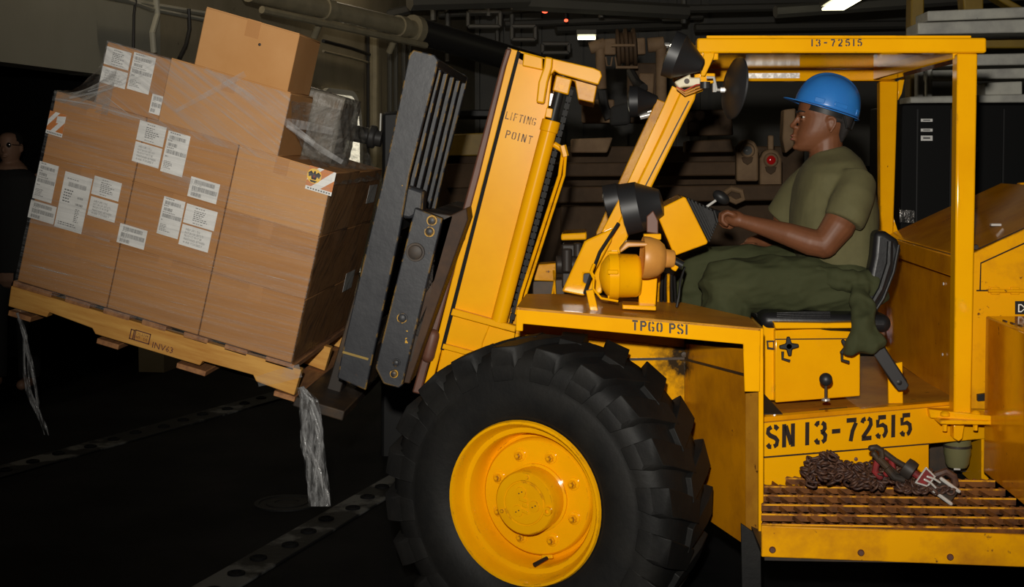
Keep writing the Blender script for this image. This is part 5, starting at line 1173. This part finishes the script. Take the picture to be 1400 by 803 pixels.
for (y, xa, xb, d, th) in ((380, 1146, 1172, -.215, .035), (400, 1143, 1174, -.265, .032), (422, 1141, 1176, -.320, .030), (440, 1137, 1180, -.345, .030), (452, 1132, 1182, -.352, .028), (462, 1129, 1168, -.352, .024), (467, 1130, 1146, -.352, .016)):
    rings.append([p+YV*d for p in slab(y, xa, xb, d, th)])
jk.loft(rings)
fj = folds(13, .013, (1.4, 1, .7), 21)
remeshed(jk, 'tied_jacket', M['trouser'], drv, .006, 4, .5, disp=fj)
# hard hat
ta = math.atan2(163-137, 1172-1085); fdir = Vector((-math.cos(ta), 0, math.sin(ta))); udir = Vector((math.sin(ta), 0, math.cos(ta))); HC = D(1130, 149.5)
def hp(f, s_, u_): return HC+fdir*f+YV*s_+udir*u_
def domefn(a, b):
    th = a*2*math.pi; ph = b*math.pi/2; cr = math.cos(ph)**.88; sr = math.sin(ph)**.97
    f = math.cos(th)*cr*.1165; s_ = math.sin(th)*cr*.104; u_ = sr*.124
    if sr > .2:
        k = abs(s_); bump_ = .006*max(0, 1-(k/.022)**4) if k < .022 else 0
        u_ += bump_*min(1, (sr-.2)*3)*(1 if f > -.12 else 0)
    return hp(f, s_, u_)
dome = MB().grid(domefn, 72, 26).build('hard_hat', M['hat'], drv, smooth=45)
so = dome.modifiers.new('s', 'SOLIDIFY'); so.thickness = .003; so.offset = -1
def brimfn(a, b):
    th = a*2*math.pi; c_ = math.cos(th); ext = .005+.036*max(0, c_)**2.2; r_ = 1
    f = c_*(.1165+ext*b); s_ = math.sin(th)*(.104+(.004+.014*max(0, c_))*b); return hp(f, s_, -.002-.003*b+.004*max(0, c_)*b)
br = MB().grid(brimfn, 72, 5).build('hat_brim', M['hat'], drv, smooth=60); so = br.modifiers.new('s', 'SOLIDIFY'); so.thickness = .003
for (x, y, w_, h_, ts) in ((1115, 138.5, .036, .018, 1), (1143, 146, .05, .016, 1), (1168, 155, .018, .022, .7)):
    # accessory slots moulded on the side of the hat
    q = D(x, y); f = (q-HC).dot(fdir); u_ = (q-HC).dot(udir); val = max(0, 1-(f/.1165)**2); cr = max(.05, (1-(u_/.122)**2)); s_ = -.104*math.sqrt(max(0, cr**.8-(f/.1165)**2)) if cr**.8 > (f/.1165)**2 else -.03
    MB().box((0, 0, 0), (w_, .006, h_)).build('hat_slot', M['hat'], drv, .002); o = scene.collection.objects[-1]
    bo = [ob for ob in drv.children if ob.name.startswith('hat_slot')][-1]
    rotm = Matrix((-fdir, YV, udir)).transposed()
    rz = Matrix.Rotation(math.atan2(f*.9, -s_*1.25)*-1, 3, udir)
    for v in bo.data.vertices: v.co = hp(f, s_+.0005, u_)+rz @ (rotm @ v.co)
def bandfn(a, b):
    th = a*2*math.pi; return hp(math.cos(th)*.099-.004, math.sin(th)*.086, -.002-.022*b)
bn = MB().grid(bandfn, 48, 3).build('hat_band', M['black'], drv, smooth=60)
MB().tube([hp(-.05, -.088, -.01), D(1152, 175, -.078), D(1160, 178, -.05), hp(-.10, -.04, -.018)], .004, 6).build('hat_strap', M['black'], drv)
# ================================================================ MAN IN THE DARK
YB = 9.5
def E(x, y, d=0): return P(x, y, YB)+YV*d
bg = thing('person', 'man in dark clothes and glasses standing in the dark at far left', 'person', Vector((E(15, 400).x, YB, 0)))
b2 = MB()
def ring2(y, hw, hd, cx=14, d=0):
    c = E(cx, y, d); return [c+Vector((hw*math.cos(2*math.pi*k/20), hd*math.sin(2*math.pi*k/20), 0)) for k in range(20)]
b2.loft([ring2(y, a, b) for y, a, b in ((181, .03, .04), (183, .055, .07), (187, .07, .09), (195, .076, .098), (203, .075, .097), (210, .070, .09), (217, .058, .078), (222, .042, .065), (225, .02, .04))])
b2.ell(E(13.5, 205, -.10), (.014, .02, .022)); b2.ell(E(13.5, 214, -.092), (.024, .012, .008))
for s_ in (-1, 1): b2.ell(E(14+s_*15.4, 203, .01), (.008, .018, .03))
b2.tube([E(14, 218, .01), E(14, 238, .02)], [.055, .065], 14)
b2.tube([E(14, 240, .02), E(14, 300), E(14, 370)], [.12, .14, .13], 16, round_ends=True)
z0 = E(14, 370).z
for s_ in (-1, 1):
    hx_ = E(14, 300).x+s_*.1
    b2.tube([(hx_, YB, z0), (hx_+s_*.02, YB, .5), (hx_+s_*.02, YB, .08)], [.085, .06, .045], 12, round_ends=True); b2.tube([(hx_+s_*.02, YB, .045), (hx_+s_*.03, YB-.16, .04)], [.045, .038], 10, round_ends=True)
    sx_ = E(14, 250).x+s_*.19
    b2.tube([(sx_, YB+.02, E(14, 243).z), (sx_+s_*.06, YB+.04, 1.12), (sx_+s_*.04, YB-.05, .88), (sx_+s_*.04, YB-.07, .78)], [.035, .040, .028, .03], 12, round_ends=True)
    for k in range(4): b2.tube([(sx_+s_*.04, YB-.10+k*.02, .80), (sx_+s_*.035, YB-.10+k*.02, .70-.01*(k % 3))], [.009, .007], 6, round_ends=True)
    b2.tube([(sx_+s_*.02, YB-.09, .83), (sx_-s_*.01, YB-.12, .77)], [.010, .008], 6, round_ends=True)
remeshed(b2, 'body', M['dark_skin'], bg, .008, 4)
c2 = MB(); c2.loft([ring2(y, a, b) for y, a, b in ((229, .075, .07), (234, .14, .10), (242, .20, .125), (262, .215, .14), (310, .20, .14), (372, .19, .135))])
for s_ in (-1, 1):
    sx_ = E(14, 250).x+s_*.185; c2.tube([(sx_-s_*.02, YB+.02, E(14, 245).z), (sx_+s_*.06, YB+.04, 1.12), (sx_+s_*.045, YB-.04, .90)], [.075, .06, .045], 14)
remeshed(c2, 'shirt', M['dark_cloth'], bg, .01, 5)
c3 = MB()
for s_ in (-1, 1):
    hx_ = E(14, 300).x+s_*.1; c3.tube([(hx_-s_*.01, YB, z0+.08), (hx_+s_*.02, YB, .5), (hx_+s_*.02, YB, .07)], [.12, .085, .075], 14)
remeshed(c3, 'trousers', M['dark_cloth'], bg, .012, 4)
MB().loft([ring2(y, a, b, 14, .012) for y, a, b in ((180, .035, .04), (183, .062, .072), (187, .076, .092), (193, .080, .098), (198, .079, .085))]).build('hair', M['hair'], bg)
for s_ in (-1, 1):
    c = E(13.5+s_*7, 198.5, -.103)
    g = MB().lathe([(.0165, 0), (.0175, .002), (.0150, .004)], c, (0, -1, 0), 16).build('glasses_rim', M['black'], bg); MB().ell(c-YV*.003, (.0150, .006, .0135)).build('glasses_lens', M['foil'], g)
    MB().tube([E(13.5+s_*11, 198, -.10), E(14+s_*15.5, 199, .0)], .003, 6).build('glasses_temple', M['black'], bg)
# ================================================================ BACKGROUND VEHICLES AND EQUIPMENT
tk = thing('truck', 'dim tan military truck with pulley arms and two round lights behind the cab', 'truck', (P(900, 400, 9).x, 9, 0))
Yt = 8.5
def tp2(px, d, th, name, mat=None, bev=.01): return plate(px, Yt+d, th, name, mat or M['tan'], tk, bev)
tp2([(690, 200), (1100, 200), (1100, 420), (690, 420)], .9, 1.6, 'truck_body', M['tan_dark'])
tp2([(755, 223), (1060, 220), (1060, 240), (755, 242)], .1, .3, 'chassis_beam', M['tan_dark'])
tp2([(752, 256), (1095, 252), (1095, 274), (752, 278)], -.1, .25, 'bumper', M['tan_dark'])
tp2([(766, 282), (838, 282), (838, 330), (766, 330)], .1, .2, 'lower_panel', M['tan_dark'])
tp2([(780, 190), (838, 188), (830, 209), (780, 209)], 0, .3, 'mudguard'); tp2([(938, 193), (1000, 190), (1004, 208), (938, 209)], 0, .3, 'mudguard', M['tan_dark'])
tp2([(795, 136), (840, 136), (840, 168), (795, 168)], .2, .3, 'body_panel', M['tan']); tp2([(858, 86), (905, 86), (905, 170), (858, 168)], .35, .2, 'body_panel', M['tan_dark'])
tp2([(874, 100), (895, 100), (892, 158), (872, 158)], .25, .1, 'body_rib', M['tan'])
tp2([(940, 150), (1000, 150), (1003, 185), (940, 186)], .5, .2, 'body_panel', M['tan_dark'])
def tc(a, b, r_, d, name, mat=None, n=14): return MB().cyl(P(*a, Yt+d), P(*b, Yt+d), r_, n=n).build(name, mat or M['tan'], tk, .006)
tc((820, 62), (823, 122), .030, 0, 'pulley_arm'); tc((806, 66), (828, 60), .038, 0, 'arm_elbow'); tc((904, 62), (904, 160), .034, 0, 'pulley_arm'); tc((885, 62), (908, 60), .045, 0, 'arm_elbow'); tc((908, 62), (916, 62), .018, 0, 'arm_bolt', M['silver'])
tp2([(826, 53), (842, 52), (842, 75), (826, 75)], -.04, .1, 'arm_block'); tp2([(866, 52), (882, 51), (883, 74), (866, 75)], -.04, .1, 'arm_block')
cA, cB = P(842, 66, Yt), P(872, 64, Yt); axp = (cB-cA).normalized(); Lp = (cB-cA).length
MB().lathe([(.06, 0), (.115, .005), (.115, .02), (.095, .03), (.095, .045), (.118, .055), (.118, .07), (.095, .08), (.095, .095), (.115, .105), (.115, .12), (.06, .13)], cA, axp, 30).build('pulley', M['tan_dark'], tk)
MB().tube([P(836, 62, Yt-.12), P(868, 62, Yt-.12)], .009, 6).build('pulley_guard', M['tan'], tk); MB().tube([P(842, 92, Yt-.05), P(872, 92, Yt-.05)], .009, 6).build('pulley_guard', M['tan'], tk)
for x in (833, 846): MB().tube([P(x-5, 78, Yt), P(x-3, 90, Yt), P(x+2, 90, Yt), P(x+4, 78, Yt)], .006, 6).build('wire_loop', M['tan'], tk)
MB().tube([P(823, 124, Yt), P(826, 145, Yt), P(833, 162, Yt)], .03, 8).build('hose', M['pipe_black'], tk); MB().tube([P(862, 98, Yt+.2), P(870, 112, Yt+.1), P(880, 120, Yt)], .028, 8).build('hose', M['pipe_black'], tk); MB().tube([P(905, 160, Yt), P(908, 180, Yt)], .03, 8).build('hose', M['pipe_black'], tk)
tp2([(834, 146), (862, 138), (862, 170), (834, 172)], -.1, .2, 'canvas_cover', M['dark_cloth'], .02)
for (x, y, m_) in ((1022, 206, M['glass']), (1054, 219, M['redglass'])):
    out = [(x-15, y+42), (x-15, y-2), (x-10, y-12), (x, y-16), (x+10, y-12), (x+15, y-2), (x+15, y+42)]
    h_ = tp2(out, 0, .1, 'light_guard', M['tan'], .012)
    MB().lathe([(.042, .01), (.046, 0), (.038, -.012), (.034, -.010)], P(x, y, Yt-.004), (0, 1, 0), 22).build('light_rim', M['tan'], h_)
    MB().ell(P(x, y, Yt-.004), (.033, .018, .033)).build('light_lens', m_, h_)
    tp2([(x-8, y+9), (x+8, y+9), (x+6, y+16), (x, y+20), (x-6, y+16)], -.01, .02, 'blackout_slot', M['tan_dark'], .003)
tp2([(1072, 150), (1088, 148), (1086, 200), (1074, 210), (1070, 190)], 0, .15, 'light_bracket', M['tan']); tp2([(1050, 185), (1058, 185), (1058, 206), (1050, 206)], .05, .05, 'light_bracket', M['tan'])
MB().tube([P(992, 264, Yt-.12), P(1000, 258, Yt-.14), P(1014, 262, Yt-.14), P(1016, 272, Yt-.14), P(1006, 276, Yt-.14), P(998, 272, Yt-.14)], .018, 8, round_ends=True).build('tow_hook', M['tan'], tk)
for x in (740, 1060): MB().lathe([(.3, -.16), (.5, -.17), (.55, -.1), (.55, .1), (.5, .17), (.3, .16)], Vector((P(x, 400, 9.4).x, 9.6, .55)), (0, 1, 0), 30).build('tyre', M['rubber'], tk)
# tow tractor further back
tt = thing('tow_tractor', 'very dim yellow-brown machine seen between the backrest and the mast', 'vehicle', (P(650, 300, 11).x, 11, 0))
for (px, d, th, nm, m_) in (([(596, 150), (705, 150), (705, 160), (596, 160)], 0, .8, 'roof_slab', 'black'), ([(600, 184), (705, 180), (705, 212), (600, 214)], 0, .8, 'hood_panel', 'dull_yellow'), ([(600, 214), (705, 212), (705, 300), (600, 300)], .1, .8, 'body_panel', 'tan_dark'), ([(610, 224), (690, 222), (690, 256), (610, 258)], .05, .1, 'grille_panel', 'tan_dark'), ([(596, 300), (705, 300), (705, 490), (596, 490)], .2, .8, 'base_panel', 'black'), ([(598, 160), (604, 160), (604, 186), (598, 186)], .1, .1, 'roof_strut', 'black'), ([(697, 160), (703, 160), (703, 186), (697, 186)], .1, .1, 'roof_strut', 'black')):
    plate(px, 11+d, th, nm, M[m_], tt, .01)
# black pump unit behind the wrapped carton
pu = thing('pump_unit', 'black machine with a fat horizontal pipe between the film and the backrest', 'machine', (P(530, 300, 7.4).x, 7.4, 0))
plate([(522, 153), (575, 150), (575, 629), (520, 629)], 7.4, .5, 'pump_body', M['black'], pu, .02); plate([(519.5, 155), (521.5, 155), (520.5, 183), (518.5, 183)], 7.38, .03, 'edge_strip', M['white'], pu, .002)
MB().cyl(P(478, 181, 7.4), P(522, 190, 7.4), .045).build('pump_pipe', M['pipe_black'], pu); MB().cyl(P(504, 186, 7.4), P(514, 188, 7.4), .062).build('pipe_flange', M['pipe_black'], pu, .01)
# black cabinet at the right
cab = thing('cabinet', 'tall black cabinet with three small white stickers behind the cab', 'cabinet', (P(1320, 400, 7.2).x, 7.2, 0))
zc0 = 0; Yc2 = 7.2
a_, b_ = P(1232, 142, Yc2), P(1290, 142, Yc2); e_ = P(1450, 142, Yc2)
cbx = MB().box(((a_.x+e_.x)/2, Yc2+.4, a_.z/2), (e_.x-a_.x, .8, a_.z)).build('cabinet_body', M['blackwall'], cab, .01)
for x in (1254, 1300, 1372): MB().box((P(x, 142, Yc2).x, Yc2-.005, a_.z/2), (.008, .012, a_.z*.97)).build('panel_joint', M['black'], cab)
for (x, y, w_, h_) in ((1267, 164.5, 16, 4), (1267, 178, 16, 4), (1267, 189, 16, 7)):
    s_ = plate([(x-w_/2, y-h_/2), (x+w_/2, y-h_/2), (x+w_/2, y+h_/2), (x-w_/2, y+h_/2)], Yc2-.005, .004, 'sticker', M['paper'], cab, 0)
    plate([(x-w_*.3, y-h_*.2), (x+w_*.3, y-h_*.2), (x+w_*.3, y+h_*.15), (x-w_*.3, y+h_*.15)], Yc2-.007, .001, 'sticker_print', M['print'], s_, 0)
plate([(1230, 286), (1251, 287), (1251, 306), (1230, 305)], Yc2-.012, .01, 'foil_tag', M['foil'], cab, .003)
plate([(1334, 200), (1337, 201), (1335, 219), (1332, 218)], Yc2-.012, .01, 'door_handle', M['greyplate'], cab, .002)
rk = thing('beam_rack', 'stack of pale grey steel beams behind the cab roof at the right', 'rack', (P(1330, 60, 8.2).x, 8.2, 0))
for px, d in (([(1268, 15), (1430, 8), (1430, 23), (1268, 29)], 0), ([(1255, 31), (1430, 25), (1430, 44), (1255, 47)], -.1), ([(1250, 76), (1430, 72), (1430, 88), (1250, 91)], .1), ([(1275, 96), (1430, 92), (1430, 107), (1275, 108)], .15), ([(1347, 113), (1398, 111), (1398, 130), (1347, 130)], .2), ([(1245, 132), (1430, 128), (1430, 140), (1245, 141)], .1), ([(1254, 92), (1263, 92), (1263, 134), (1254, 134)], .15), ([(1268, 92), (1275, 92), (1275, 134), (1268, 134)], .2)):
    plate(px, 8.2+d, .3 if px[1][0] > 1300 else .08, 'beam', M['grey'], rk, .008)
yf_ = thing('yellow_frame', 'dull yellow steel frame standing behind the grey beams at top right', 'frame', (P(1300, 20, 9).x, 9, 0))
for px in ([(1246, -12), (1264, -12), (1262, 400), (1240, 400)], [(1316, -12), (1345, -12), (1345, 14), (1318, 14)], [(1345, -12), (1360, -12), (1400, 10), (1385, 12)], [(1240, 54), (1430, 52), (1430, 66), (1240, 66)]):
    plate(px, 9, .15, 'frame_member', M['dull_yellow'], yf_, .01)
